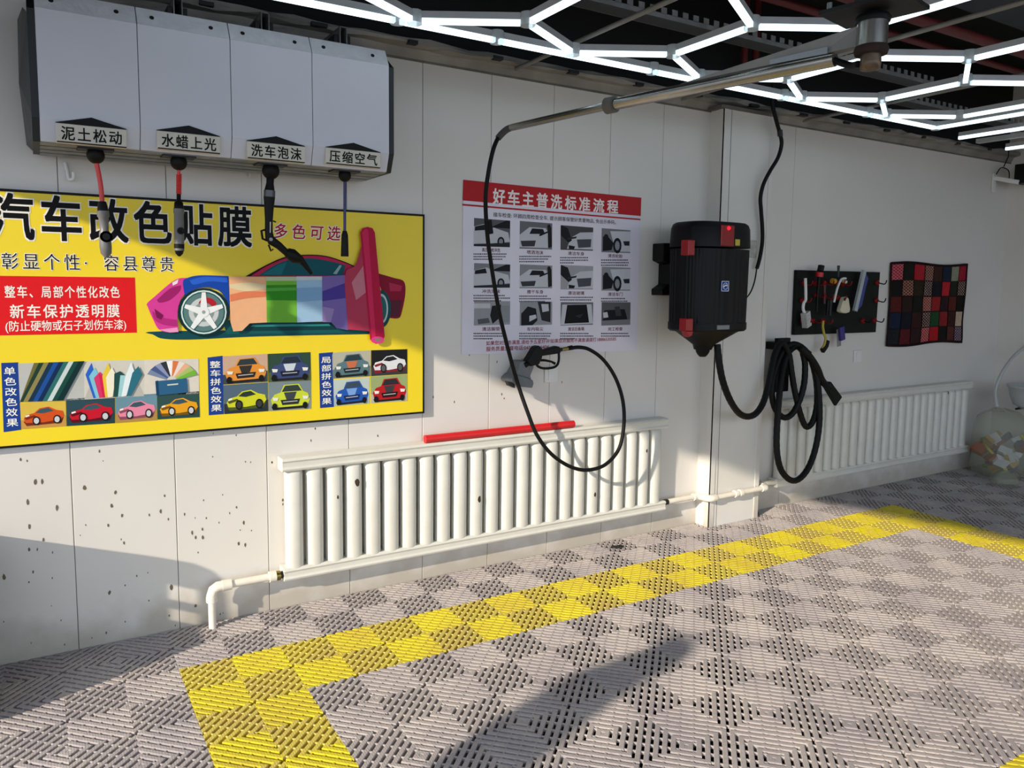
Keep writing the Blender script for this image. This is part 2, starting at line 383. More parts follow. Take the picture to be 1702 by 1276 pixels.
# ================================================================== RADIATORS AND PIPES
def radiator(x0, x1, zt, zb, label, chips):
    YF = YW-.085
    t = thing('radiator', label, 'radiator', ((x0+x1)/2, YF+.04, 0))
    prof = lambda z0, z1: [(YF+.003, z0), (YF-.002, z0+.012), (YF+.004, z0+.02), (YF+.004, z1-.02), (YF-.002, z1-.012), (YF+.006, z1), (YW-.004, z1), (YW-.004, z0)]
    mb = MB(); mb.prismx(prof(zt-.062, zt), M_RAD, x0, x1); top = mb.build('top_rail', t, bevel=.003)
    mb = MB(); mb.prismx(prof(zb, zb+.06), M_RAD, x0, x1); bot = mb.build('bottom_rail', t, bevel=.003)
    n = 24; pw = (x1-x0-.045)/n
    for i in range(n):
        cx = x0+.012+pw*(i+.5); mb = MB(); secs = []
        for z, kd, ks in ((zb+.055, 1, 0), (zt-.085, 1, 0), (zt-.072, .93, .003), (zt-.06, .72, .010)):
            q = []
            for j in range(20):
                a = 2*pi*j/20; ca, sa = cos(a), sin(a)
                q.append((cx+pw*.425*abs(ca)**.8*(1 if ca > 0 else -1), YF+.038+ks+.036*kd*abs(sa)**.8*(1 if sa > 0 else -1), z))
            secs.append(q)
        mb.ring(secs, M_RAD)
        for (ci, cz, cs) in chips:
            if ci == i:
                m = 9; mb.poly([(cx+.008+cs*.5*random.uniform(.6, 1.1)*cos(2*pi*k/m), YF+.0012+abs(cos(2*pi*k/m))*.002-.0015, cz+cs*random.uniform(.6, 1.1)*sin(2*pi*k/m)) for k in range(m)], M_RUST)
        mb.build('column', t)
    return t
radiator(.508, 2.89, .738, .155, 'long white column radiator under the wall posters, red pole lying on it', [(3, .585, .024), (2, .525, .01), (10, .41, .02), (18, .33, .018), (22, .55, .014)])
radiator(3.92, 6.35, .775, .165, 'white column radiator at the far right, under the tool board and patchwork mat', [(20, .70, .016)])

def pipe_thing(name, label, runs, fits, ground):
    t = thing(name, label, 'pipe', ground)
    for pts, r in runs:
        mb = MB(); mb.tube(pts, r, M_PIPE, 14); mb.build('pipe_run', t)
    for a, b, r, m, nm in fits:
        mb = MB(); mb.tube([a, b], r, m, 14); mb.build(nm, t, bevel=.002)
    return t
yp = .325; zp = .185
el = [Vector((.19, yp, zp-.06)), Vector((.19, yp, zp-.035)), Vector((.197, yp, zp-.012)), Vector((.215, yp, zp-.001)), Vector((.245, yp, zp))]
t = thing('heating_pipe', 'white elbow pipe feeding the left end of the long radiator', 'pipe', (.19, yp, 0))
mb = MB(); mb.tube([(.19, yp, -.02), (.19, yp, zp-.05)], .0165, M_PIPE, 14); mb.build('pipe_run', t)
mb = MB(); mb.tube(el, .023, M_PIPE, 14); mb.build('elbow', t)
for a, b in (((.19, yp, zp-.065), (.19, yp, zp-.04)), ((.235, yp, zp), (.275, yp, zp))): mb = MB(); mb.tube([a, b], .0245, M_PIPE, 14); mb.build('collar', t)
mb = MB(); mb.tube([(.26, yp, zp), (.46, yp, zp)], .017, M_PIPE, 14); mb.build('pipe_run', t)
mb = MB(); mb.tube([(.445, yp, zp), (.475, yp, zp)], .026, M_PIPE, 14); mb.build('union_nut', t)
mb = MB(); mb.tube([(.474, yp, zp), (.495, yp, zp)], .024, M_BRASS, 6); mb.tube([(.49, yp, zp), (.511, yp, zp)], .017, M_DARK, 12); mb.build('valve_nut', t, label='brass nut')
yq = YP-.03
t = thing('heating_pipe', 'white pipe stepping round the foot of the pillar between the radiators', 'pipe', (3.3, yq, .2))
mb = MB(); mb.tube([(2.885, yp, .20), (2.92, yp, .20)], .018, M_DARK, 12); mb.build('valve_nut', t, label='dark metal nut')
mb = MB(); mb.tube([(2.915, yp, .20), (3.15, yp, .20)], .017, M_PIPE, 14); mb.build('pipe_run', t)
mb = MB(); mb.tube(spline([(3.14, yp, .20), (3.175, yp, .20), (3.195, yp-.02, .20), (3.20, yq+.02, .20), (3.22, yq, .20), (3.26, yq, .20)], 5), .023, M_PIPE, 14); mb.build('elbow', t)
mb = MB(); mb.tube([(3.25, yq, .20), (3.70, yq, .205)], .017, M_PIPE, 14); mb.build('pipe_run', t)
for x in (3.43, 3.475): mb = MB(); mb.tube([(x, yq, .202), (x+.025, yq, .202)], .024, M_PIPE, 14); mb.build('collar', t)
mb = MB(); mb.tube(spline([(3.69, yq, .205), (3.725, yq, .205), (3.745, yq+.02, .205), (3.75, yp-.03, .205), (3.77, yp, .207), (3.80, yp, .207)], 5), .023, M_PIPE, 14); mb.build('elbow', t)
mb = MB(); mb.tube([(3.79, yp, .207), (3.925, yp, .20)], .017, M_PIPE, 14); mb.build('pipe_run', t)
mb = MB(); a = at(706, 735, .325); b = at(953, 706, .325); a.z = b.z = .738+.021
mb.tube([a, a.lerp(b, .5), b], .0205, mat('red_sleeve', 'd31f24', .45, 0, .1), 16)
tag(mb.build('pole'), 'red pole lying along the top rail of the long radiator', 'pole')

# ================================================================== YELLOW BANNER
YB = YW-.022
banner = thing('advertising_banner', 'yellow advertising banner with a rainbow wrapped car, beneath the hose reel box', 'banner', (.25, YW-.01, .89))
BX0, BX1, BZ0, BZ1 = -.93, 1.25, .892, 1.886
M_BAN = mat('banner_yellow', 'f2d714', .4, 0, .03, 4.)
mb = MB(); mb.box((BX0, YB, BZ0), (BX1, YW-.003, BZ1), M_BAN); mb.build('board', banner)
mb = MB()
for a, b in (((BX0-.006, BZ1-.004), (BX1+.006, BZ1+.006)), ((BX0-.006, BZ0-.006), (BX1+.006, BZ0+.003)), ((BX1-.003, BZ0), (BX1+.006, BZ1)), ((BX0-.006, BZ0), (BX0+.003, BZ1))):
    mb.box((a[0], YB-.002, a[1]), (b[0], YW-.003, b[1]), M_BLACK)
mb.build('frame', banner, label='thin black frame')
yt = YB-.0006
mb = MB()
tx1 = .420; pit = .1665; tx0 = tx1-6*pit
M_W = ink('f6f4ea'); M_K = ink('0b0908')
write_cells(mb, '汽车改色贴膜', tx0, tx1, 1.690, 1.895, yt, M_W, .060, .90)
write_cells(mb, '汽车改色贴膜', tx0, tx1, 1.690, 1.895, yt-.0006, M_K, .026, .90)
mb.build('heading_lettering', banner); mb = MB()
cw = .633/9
for txt, i0 in (('彰显个性', 0), ('·', 4), ('容县尊贵', 5)):
    mb = MB()
    for y, m, off in ((yt, M_W, .045), (yt-.0008, M_K, 0)): write_cells(mb, txt, -.545+cw*i0, -.545+cw*(i0+len(txt)), 1.578, 1.660, y, m, off, .84)
    mb.build('subtitle_lettering', banner)
mb = MB()
write_cells(mb, '多色可选', .492, .825, 1.735, 1.825, yt, M_W, .07, .80, shear=.12)
write_cells(mb, '多色可选', .492, .825, 1.735, 1.825, yt-.0008, ink('b3142a'), .014, .80, shear=.12)
mb.build('script_lettering', banner)
mb = MB(); mb.poly([(-.90, yt, 1.330), (-.072, yt, 1.330), (-.072, yt, 1.560), (-.90, yt, 1.560)], ink('df1b20'))
write_cells(mb, '整车、局部个性化改色', -.535, -.128, 1.472, 1.528, yt-.0005, M_W, .016, .9)
write_cells(mb, '新车保护透明膜', -.522, -.130, 1.392, 1.455, yt-.0005, M_W, .016, .9)
write(mb, '(防止硬物或石子划伤车漆)', -.535, -.112, 1.338, 1.386, yt-.0005, M_W, .008)
mb.build('slogan_panel', banner, label='red slogan panel')
# the wrapped car
def Z(zx, zy): return (100+zx/2.745, 280+zy/2.745)
fl = Flat(YB-.0006)
def zp_(pts, c): fl.p([Z(*q) for q in pts], c)
def zs_(pts, c):
    P = [Vector((x, y)) for x, y in pts]; n = len(P); out = []
    for i in range(n):
        a, b, d, e = P[i-1], P[i], P[(i+1) % n], P[(i+2) % n]
        if (b-a).angle(d-b, 0) > 1.15: out.append(b)
        ta = (d-a)*.5 if (b-a).angle(d-b, 0) < 1.15 else (d-b)
        tb = (e-b)*.5 if (d-b).angle(e-d, 0) < 1.15 else (d-b)
        for k in range(1 if (b-a).angle(d-b, 0) > 1.15 else 0, 5):
            t = k/5; out.append(b*(2*t**3-3*t*t+1)+ta*(t**3-2*t*t+t)+d*(-2*t**3+3*t*t)+tb*(t**3-t*t))
    fl.p([Z(*q) for q in out], c)
zs_([(428,760),(470,742),(1410,735),(1415,755),(900,766),(600,780),(470,776)], '0d4a50')
zp_([(740,690),(860,700),(1420,700),(1420,748),(760,755)], '14595c')
zp_([(860,706),(1235,702),(1265,735),(840,742)], '0b3c40'); zp_([(880,712),(1225,708),(1235,718),(870,722)], '2f8a88')
zs_([(1440,475),(1520,498),(1568,515),(1575,570),(1560,650),(1545,682),(1500,682),(1480,600)], '8c1030')
zp_([(1500,520),(1560,535),(1555,560),(1505,560)], 'b52a50'); zp_([(1500,600),(1560,600),(1548,675),(1503,675)], '5a2233')
fl.ell(*Z(1468,640), 15, 31, '0f4f52'); fl.ell(*Z(1466,640), 11, 25, 'c8d2d4'); fl.ell(*Z(1465,640), 9, 21, '2c6a6c')
zs_([(845,492),(940,440),(1030,402),(1120,393),(1210,398),(1290,422),(1345,445),(1330,492)], '2a1318')
zs_([(870,490),(950,442),(1035,408),(1120,398),(1210,403),(1290,427),(1340,448),(1325,492)], 'bd2350')
zs_([(905,488),(985,438),(1060,414),(1150,410),(1250,427),(1303,442),(1290,488)], '0e5560')
zp_([(920,484),(990,442),(1035,425),(1010,484)], '176e77'); zp_([(1245,480),(1275,440),(1285,443),(1262,482)], '8cb0b0')
zs_([(397,615),(430,585),(500,525),(540,502),(580,498),(575,560),(548,600),(535,680),(540,745),(500,748),(452,735),(425,690),(400,632)], 'd8409a')
zs_([(440,600),(500,548),(552,532),(545,560),(500,600),(455,612)], 'a01f6a'); zp_([(512,520),(540,505),(535,524),(514,534)], 'f0e6ee')
zs_([(420,650),(470,680),(535,690),(538,720),(470,712),(430,688)], 'b52b7d'); zp_([(430,640),(470,668),(462,690),(440,680)], '7a1250')
zp_([(450,735),(535,725),(540,745),(500,748)], 'ef9cc9')
zs_([(560,520),(578,500),(640,487),(768,490),(773,640),(740,570),(680,542),(610,552),(570,590)], '1546a8')
zs_([(590,510),(650,495),(760,498),(764,520),(680,515),(610,530)], '2a62cf')
cx, cy = Z(655, 655)
fl.ell(cx, cy, 43.5, 40, '0c2e30'); fl.ell(cx, cy, 38, 36.5, 'd6e6e4'); fl.ell(cx, cy, 35.5, 34, '1a5a58'); fl.ell(cx, cy, 33.5, 32, '5d7f7f')
fl.ell(cx, cy, 25, 24, 'c9d0d0'); fl.ell(cx+6, cy-12, 15, 12, 'b3202c'); fl.ell(cx, cy, 17, 16, '8a9a9a')
for k in range(5):
    a = -pi/2+2*pi*k/5; e = (cos(a), sin(a)); g = (-sin(a), cos(a))
    fl.p([(cx+e[0]*5+g[0]*6, cy+e[1]*5+g[1]*6), (cx+e[0]*5-g[0]*6, cy+e[1]*5-g[1]*6), (cx+e[0]*33-g[0]*3.2, cy+e[1]*33-g[1]*3.2), (cx+e[0]*33+g[0]*3.2, cy+e[1]*33+g[1]*3.2)], 'eef2f2')
fl.ell(cx, cy, 9, 8.5, 'eef2f2'); fl.ell(cx, cy, 3, 3, '9aa5a5')
zp_([(770,494),(940,495),(943,702),(865,706),(830,740),(790,743),(777,700)], 'ecb386')
zs_([(772,528),(860,520),(940,530),(940,548),(850,560),(775,545)], 'e0cfa6'); zs_([(775,575),(850,560),(940,562),(940,585),(850,592),(776,607)], 'e07f58')
zp_([(940,494),(1078,494),(1081,702),(943,702)], '71b83a'); zp_([(940,494),(1078,494),(1078,512),(940,512)], 'b9c7a4'); zp_([(940,532),(1078,530),(1079,602),(941,600)], '2f8d1c'); zp_([(940,545),(1078,542),(1078,556),(940,560)], '56a840')
zp_([(1078,492),(1195,492),(1197,697),(1081,702)], '9cc0dd'); zp_([(1078,492),(1195,492),(1195,508),(1078,510)], 'c6d2d4'); zp_([(1079,545),(1195,540),(1196,600),(1080,610)], '7fa8cf')
zp_([(1195,492),(1302,486),(1314,737),(1262,728),(1237,702),(1197,700)], '7a66ac'); zp_([(1196,560),(1306,520),(1308,590),(1196,605)], '4a3a94'); zp_([(1197,630),(1250,640),(1235,700),(1197,700)], '9a86bd')
zs_([(1300,488),(1345,442),(1376,350),(1396,420),(1416,742),(1313,734)], 'b53a56'); zp_([(1330,520),(1392,430),(1402,560),(1350,600)], 'c77a8a')
zp_([(1369,292),(1380,272),(1402,266),(1425,272),(1436,292),(1481,765),(1470,795),(1440,800),(1414,780)], 'b81440')
zp_([(1378,290),(1395,274),(1405,280),(1440,770),(1422,775)], 'd3285a'); fl.ell(*Z(1448,782), 11, 6, 'e0408a'); fl.ell(*Z(1450,781), 5, 3, '8a7a6a')
fl.build('car_picture', banner, fix=False)
# sample photographs and their blue title strips
def mini_car(fl, q, bg1, bg2, body, dark, wheel='c9ccd0', view='side', glass='3a5560', stripe=None):
    f = quadmap(q); P = lambda pts, c: fl.p([f(*a) for a in pts], c)
    P([(0,0),(1,0),(1,1),(0,1)], bg1); P([(0,.66),(1,.6),(1,1),(0,1)], bg2)
    if view == 'side':
        P([(.05,.72),(.95,.66),(.9,.86),(.12,.9)], dark)
        P([(.06,.62),(.12,.48),(.30,.42),(.42,.26),(.62,.22),(.78,.36),(.93,.42),(.96,.6),(.9,.72),(.5,.80),(.1,.78)], body)
        P([(.33,.42),(.44,.29),(.61,.26),(.73,.39),(.5,.46)], glass)
        P([(.08,.58),(.3,.50),(.34,.56),(.12,.66)], dark); P([(.1,.5),(.18,.47),(.2,.52),(.11,.56)], 'f2efe0')
        for wx in (.34, .80):
            c = f(wx, .72); rx = (q[1][0]-q[0][0])*.085; ry = (q[3][1]-q[0][1])*.17
            fl.ell(*c, rx, ry, '151515', 14); fl.ell(*c, rx*.68, ry*.7, wheel, 12)
    else:
        P([(.06,.86),(.94,.82),(.9,.95),(.1,.98)], '222222')
        P([(.05,.62),(.14,.44),(.28,.38),(.36,.12),(.72,.10),(.82,.36),(.93,.44),(.97,.66),(.92,.86),(.1,.9)], body)
        P([(.31,.36),(.39,.15),(.69,.13),(.78,.34)], glass)
        if stripe: P([(.36,.38),(.66,.37),(.60,.62),(.42,.64)], stripe)
        P([(.28,.64),(.74,.62),(.70,.80),(.32,.82)], dark); P([(.34,.70),(.68,.68),(.68,.71),(.34,.73)], 'b8bcc0')
        for a in ((.09,.54),(.80,.52)): P([a,(a[0]+.14,a[1]+.02),(a[0]+.12,a[1]+.12),(a[0]+.02,a[1]+.12)], 'e8e8dc')
        for wx in (.14, .86):
            c = f(wx, .86); fl.ell(*c, (q[1][0]-q[0][0])*.06, (q[3][1]-q[0][1])*.12, '151515', 12)
def photo(q, draw, nm='sample_photo'):
    fl = Flat(YB-.0006); draw(fl, q); return fl.build(nm, banner, fix=False)
def rolls(fl, q):
    f = quadmap(q); fl.p([f(*a) for a in ((0,0),(1,0),(1,1),(0,1))], 'b9bcb6')
    cols = ['6f6a3a','1f3c2c','8d8450','14324a','1c4f9a','0d2b52','2c6c68','c8d6d4','174a3f','0b2f30']
    for i, c in enumerate(cols):
        a = .02+i*.075; fl.p([f(a+.22, 0), f(a+.31, 0), f(a-.02 if a > .02 else 0, 1), f(max(a-.12, 0), 1)], c)
def fans(fl, q):
    f = quadmap(q); fl.p([f(*a) for a in ((0,0),(1,0),(1,1),(0,1))], 'cfccc0')
    fl.p([f(.1,.62),f(.9,.6),f(1,1),f(0,1)], 'b9b7b0')
    for i, (c, x) in enumerate(zip(['2a62c4','7fc4d8','d23a6a','d81c50','e6c83a','f0ead0','1f4c48','9fd0d4','e4eef0','2c6e80'], [.02,.08,.16,.24,.3,.36,.5,.6,.68,.8])):
        fl.p([f(x,.35+.05*(i % 3)), f(x+.1,.05+.12*(i % 4)), f(x+.17,.4), f(x*.7+.22,.97), f(x*.7+.14,.98)], c)
def swatch(fl, q):
    f = quadmap(q); fl.p([f(*a) for a in ((0,0),(1,0),(1,1),(0,1))], 'd8d2c6')
    cols = ['7a8aa4','4a5a8a','8a94b8','30363c','f0f0f0','d87a4a','e8ddd2','e4b08a','a8c070','74b63a']
    for i, c in enumerate(cols):
        a0 = radians(205+i*13.5); a1 = radians(205+i*13.5+14); R1 = .62
        pts = [(.5+.1*cos(a0), .66+.2*sin(a0)), (.5+R1*.8*cos(a0), .66+R1*sin(a0)), (.5+R1*.8*cos(a1), .66+R1*sin(a1)), (.5+.1*cos(a1), .66+.2*sin(a1))]
        fl.p([f(min(max(p[0], 0), 1), min(max(p[1], 0), 1)) for p in pts], c)
    fl.p([f(.2,.6),f(.78,.55),f(.8,.95),f(.22,1)], '2c5f86'); fl.p([f(.2,.6),f(.25,.58),f(.27,.99),f(.22,1)], '17405f'); fl.p([f(.42,.7),f(.62,.68),f(.62,.72),f(.42,.74)], 'c8d0c0')
photo([(30,604),(140,600),(140,664),(33,668)], rolls); photo([(140,600),(240,598),(240,658),(140,664)], fans); photo([(240,598),(330,596),(331,654),(240,658)], swatch)
bt = lambda *a, **k: (lambda fl, q: mini_car(fl, q, *a, **k))
photo([(33,670),(109,663),(110,708),(36,713)], bt('d9b84a','c8964a','d2521c','7a2a10'))
photo([(110,663),(191,658),(191,703),(111,708)], bt('2c4a52','23414a','c8142c','5a0a18'))
photo([(192,658),(261,654),(261,698),(192,703)], bt('6a90a0','b08a4a','e48aa4','8a4a5a'))
photo([(261,654),(331,650),(332,693),(262,697)], bt('2f4f4c','284844','e6a21c','7a5210'))
photo([(370,592),(444,588),(445,634),(371,639)], bt('c9a890','3c4654','e2913a','2a2622','c9ccd0','front','2c3a40','33302c'))
photo([(445,588),(516,585),(517,632),(446,635)], bt('2f4a3c','56603c','3c4a78','1c2034','c9ccd0','front','24303c','c9d4de'))
photo([(371,640),(445,635),(446,683),(373,688)], bt('54687a','2a323c','cfd22a','4c5a1c','3c3c3c','side','2c3a30'))
photo([(446,635),(517,632),(517,679),(447,683)], bt('7a8a90','8a9296','c8d63c','2c302c','c9ccd0','front','34403c','3c4448'))
photo([(552,586),(616,582),(616,625),(553,629)], bt('b4b4a4','6a7a7c','5a7a82','23323a','c9ccd0','front','2c3c44','c8704a'))
photo([(617,582),(677,580),(677,621),(617,625)], bt('1c1c1e','3a3a3c','dfe2e4','8a2030','5a5a5c','side','23232a'))
photo([(554,631),(614,627),(614,670),(555,675)], bt('bccac4','a8b8bc','2458b0','12285a','c9ccd0','front','3a4c5c','7aa4e0'))
photo([(616,626),(677,622),(677,666),(617,670)], bt('9aaa74','b8b4a8','b81c24','2a1214','c9ccd0','front','2c2c30','3c3c40'))
for txt, q in (('单色改色效果', [(2,603),(30,602),(35,714),(6,718)]), ('整车拼色效果', [(345,594),(370,591),(372,688),(347,690)]), ('局部拼色效果', [(530,587),(553,585),(555,676),(532,678)])):
    fl = Flat(YB-.0006); fl.p(q, '1c3f8c'); a = at(*q[0], fl.y); c = at(*q[2], fl.y); a.x = (a.x+at(*q[3], fl.y).x)/2; c.x = (c.x+at(*q[1], fl.y).x)/2
    write_cells(fl, txt, a.x+.004, c.x-.004, c.z+.012, a.z-.012, fl.y-.0005, M_W, .012, .84, vertical=True)
    fl.build('title_strip', banner, fix=False, label='blue strip with a white vertical title')

# ================================================================== WASHING PROCEDURE POSTER
poster = thing('procedure_poster', 'white car washing procedure poster with a red heading, right of the yellow banner', 'poster', (2.07, YW-.002, 1.15))
YQ = YW-.003
M_VIN = mat('poster_vinyl', 'dcd8e4', .25, 0, .04, 5., .06, 12.)
mb = MB(); mb.poly([at(770,298,YQ), at(1066,328,YQ), at(1058,583,YQ), at(767,589,YQ)], M_VIN); mb.build('sheet', poster)
fl = Flat(YQ); fl.p([(770,298.5),(1066,328.5),(1065,359),(769,333)], 'b8262c')
fl.p([(768.5,338.5),(1064.5,363.5),(1064.5,366),(768.5,341.5)], 'b8262c')
hd = fl.build('heading_band', poster, fix=False, label='red heading band'); yh_ = fl.y-.0006
fl = MB()
for i, ch in enumerate('好车主普洗标准流程'):
    u0 = 817+213*(i/9)**.98; u1 = 817+213*((i+1)/9)**.98
    vt = 308+.101*(u0-770); vb = vt+27.5-(u0-817)*.025
    a = at(u0+2.5, vb, yh_); b = at(u1-2.5, vt, yh_); write(fl, ch, a.x, b.x, a.z+.004, b.z-.006, yh_, ink('f4ecea'), .028)
fl.build('lettering', hd)
M_RT = ink('9a2030')
for (u, v, u2, txt, m) in ((820, 356.5, 1024, '接车检查: 环顾四周检查全车, 提示顾客保管好贵重物品, 免出示券码。', ink('4a4148')), (808, 570.5, 1024, '如果您对服务满意,请给予五星好评!如果您对服务不满意请拨打18886530585', M_RT), (808, 580, 912, '服务质量监督电话:0431-8   6404', M_RT)):
    fl = MB(); a = at(u, v, YQ-.0006); b = at(u2, v, YQ-.0006)
    write(fl, txt, a.x, b.x, a.z-.0125, a.z+.0125, YQ-.0006, m, .012); fl.build('text_line', poster)
PX = [(788,848),(864,918),(932,986),(1000,1048)]
PYT = [[362,367,374,379],[437,439,440,443],[500,501,502,502]]; PYB = [[409,413,415,419],[478,479,481,483],[541,541,541,541]]
caps = [['高压水枪冲洗','喷洒泡沫','清洁车身','清洗轮胎'],['冲洗泡沫','擦干车身','清洁玻璃','清洁车门'],['清洁脚垫','车内吸尘','清洁后备箱','完工检查']]
def step_photo(fl, q, k):
    f = quadmap(q); P = lambda pts, c: fl.p([f(*a) for a in pts], c)
    P([(0,0),(1,0),(1,1),(0,1)], ['5a5c60','6c6e70','4a4a4c','787a7e','808488','8a8c8e','a0a2a6','8c9094','9a9ca0','94989c','6a6c70','5c5c5e'][k])
    w = 'c4c6cc'; d = '1c1c20'; g = '8c9096'
    if k in (0, 4):
        P([(0,.3),(.35,.16),(.6,.32),(.95,.45),(1,.8),(0,.95)], w); P([(.03,.3),(.32,.2),(.36,.4),(.02,.45)], d); P([(.45,.3),(.9,0),(1,0),(1,.3)], d); fl.ell(*f(.75,.8), 6, 8, d, 12); fl.ell(*f(.75,.8), 3.5, 5, g, 10); P([(0,.92),(1,.84),(1,1),(0,1)], '2a2a2e')
    elif k in (1, 5):
        P([(0,.5),(.3,.2),(.8,.2),(.95,.5),(.9,.95),(0,.95)], w); P([(.3,.45),(.38,.24),(.72,.24),(.78,.42)], d); P([(.03,.72),(.5,.68),(.46,.9),(.08,.92)], '3a3c40'); P([(.86,.2),(.97,.15),(1,.9),(.88,.95)], d); fl.ell(*f(.9,.14), 3, 4, d, 10); P([(.6,.45),(.88,.3),(.88,.36),(.62,.52)], d)
    elif k in (2, 6):
        P([(.2,.95),(.3,.5),(.6,.25),(1,.2),(1,.95)], w); P([(0,0),(.22,.1),(.35,.6),(.25,.7),(0,.4)], d); P([(.5,.55),(.95,.5),(.93,.85),(.55,.9)], '4c4e54'); P([(.2,.5),(.5,.42),(.48,.5),(.22,.58)], '2c2c30'); P([(.25,.8),(.45,.84),(.42,.95),(.26,.95)], d)
    elif k in (3, 7):
        P([(.3,.1),(1,.05),(1,.95),(.5,.95)], w); P([(.05,.35),(.2,.3),(.42,.6),(.35,.9),(.05,.95)], d); fl.ell(*f(.16,.36), 4, 5, d, 10); fl.ell(*f(.55,.7), 7, 13, d, 14); fl.ell(*f(.55,.7), 4, 8, g, 12); P([(.75,.5),(.97,.48),(.97,.68),(.8,.68)], '2a2c34')
    elif k == 8:
        P([(0,.1),(.45,.1),(.45,.3),(0,.3)], w); P([(.5,.2),(.75,.15),(.72,.7),(.52,.95),(.45,.6)], d); P([(.1,.75),(.4,.7),(.45,.9),(.12,.95)], '5a5c60'); P([(.75,.2),(1,.2),(1,.9),(.78,.9)], g)
    elif k == 9:
        P([(.55,0),(.95,0),(.95,.9),(.68,.8)], '2a2a2e'); P([(.66,.1),(.88,.1),(.9,.4),(.7,.45)], w); P([(.05,.5),(.25,.2),(.5,.3),(.55,.8),(.4,1),(.05,1)], d); P([(.3,.6),(.5,.55),(.52,.7),(.3,.85)], w)
    elif k == 10:
        P([(.05,.1),(.95,.08),(1,.95),(0,.98)], w); P([(.2,.12),(.8,.1),(.88,.9),(.12,.92)], '121216'); P([(.45,.6),(.7,.5),(.6,.7)], '2c2c34')
    else:
        P([(.1,.35),(.8,.3),(.9,.75),(.05,.78)], d); P([(.05,.45),(.2,.42),(.24,.65),(.07,.68)], w); P([(.45,.2),(.62,.18),(.7,.6),(.5,.6)], '3c3c40'); P([(0,.8),(1,.76),(1,1),(0,1)], '7c7c80')
for r in range(3):
    for c in range(4):
        u0, u1 = PX[c]; q = [(u0, PYT[r][c]), (u1, PYT[r][c]+(u1-u0)*.06*(1.3-r*.6)), (u1-.5, PYB[r][c]+(0.03*(u1-u0))*(1-r)), (u0-.5, PYB[r][c])]
        fl = Flat(YQ); step_photo(fl, q, r*4+c); fl.build('step_photo', poster, fix=False)
for r in range(3):
    for c in range(4):
        fl = Flat(YQ); u0, u1 = PX[c]; vb = PYB[r][c]; w = u1-u0
        a = at(u0+w*.22, vb+6, fl.y); b = at(u0+w*.72, vb+6, fl.y); write(fl, caps[r][c], a.x, b.x, a.z-.010, a.z+.011, fl.y-.0003, ink('6a3038'), .02)
        for ln in range(3 if (r, c) not in ((1, 3), (2, 3), (1, 2)) else 2):
            x = u0-1; v = vb+12+ln*4.3; e = u0+w*random.uniform(.8, 1.0) if ln < 2 else u0+w*random.uniform(.4, .9)
            while x < e:
                wd = random.uniform(1.6, 2.6)
                fl.p([(x, v), (x+wd, v+.1), (x+wd, v+2.2), (x, v+2.1)], '4a4450'); fl.y += fl.step; x += wd+random.uniform(.5, .9)
        fl.build('caption', poster, fix=False)

M_FOIL = mat('led_lit_foil', 'f4f5fa', .3, .15, .12, 18., .35, 38.)  # wrinkled foil; light of the LEDs above put into its paler colour
# ================================================================== HOSE REEL BOX
cab = thing('hose_reel_box', 'white four-bay hose reel box hanging high on the wall above the yellow banner', 'hose reel', (.26, .2, 2.03))
XA, XB = -.393, .915
prof = [(.042, 2.548), (0, 2.478), (0, 2.108), (.03, 2.033)]
bx = [XA, -.072, .255, .577, XB]
mb = MB(); mb.prismx([(.05, 2.54), (.012, 2.475), (.012, 2.11), (.04, 2.045), (.37, 2.045), (.37, 2.54)], M_GALV, XA+.004, XB-.004); mb.build('inner_body', cab)
for i in range(4):
    a, b = bx[i]+.0012, bx[i+1]-.0012
    mb = MB(); n = 4; back = [(y+.012, z) for y, z in prof]
    mb.prismx(prof+back[::-1], M_CAB, a, b); pan = mb.build('front_panel', cab, bevel=.0015)
    mb = MB()
    for fx in (.16, .80):
        x = a+(b-a)*fx; d = Vector((0, -.857, .515)); c = Vector((x, .020, 2.513)); mb.tube([c-d*.002, c+d*.0035], .008, M_DARK, 12)
    mb.build('bolt', pan)
    mb = MB(); mb.poly([(a+.001, -.0012, 2.4785), (b-.001, -.0012, 2.4785), (b-.001, .0408, 2.5490), (a+.001, .0408, 2.5490)], M_FOIL); mb.build('top_strip', pan, label='crinkled foil strip, LED light painted in as a paler colour')
ends = [((-.344, -.119), 2.063), ((-.017, .209), 2.072), ((.310, .542), 2.067), ((.629, .872), 2.074)]
for (a, b), zc, txt in zip([e[0] for e in ends], [e[1] for e in ends], ['泥土松动', '水蜡上光', '洗车泡沫', '压缩空气']):
    h = .033; y = -.004
    mb = MB(); mb.box((a, y, zc-h), (b, .03, zc+h), mat('plate_enamel', 'd9d3c4', .4)); pl = mb.build('name_plate', cab, bevel=.002)
    mb = MB(); write_cells(mb, txt, a+.012, b-.012, zc-h+.006, zc+h-.004, y-.001, M_K, .018, .90); mb.box((a+.002, y-.0008, zc-h), (b-.002, y+.002, zc-h+.004), M_BLACK); mb.build('lettering', pl)
    mb = MB(); mb.prism([(a, zc+h), (b, zc+h), (b, zc+h+.002), ((a+b)/2, zc+h+.030), (a, zc+h+.002)], M_BLACK, y, .02); mb.build('arrow_roof', pl, label='black roof-shaped strip')
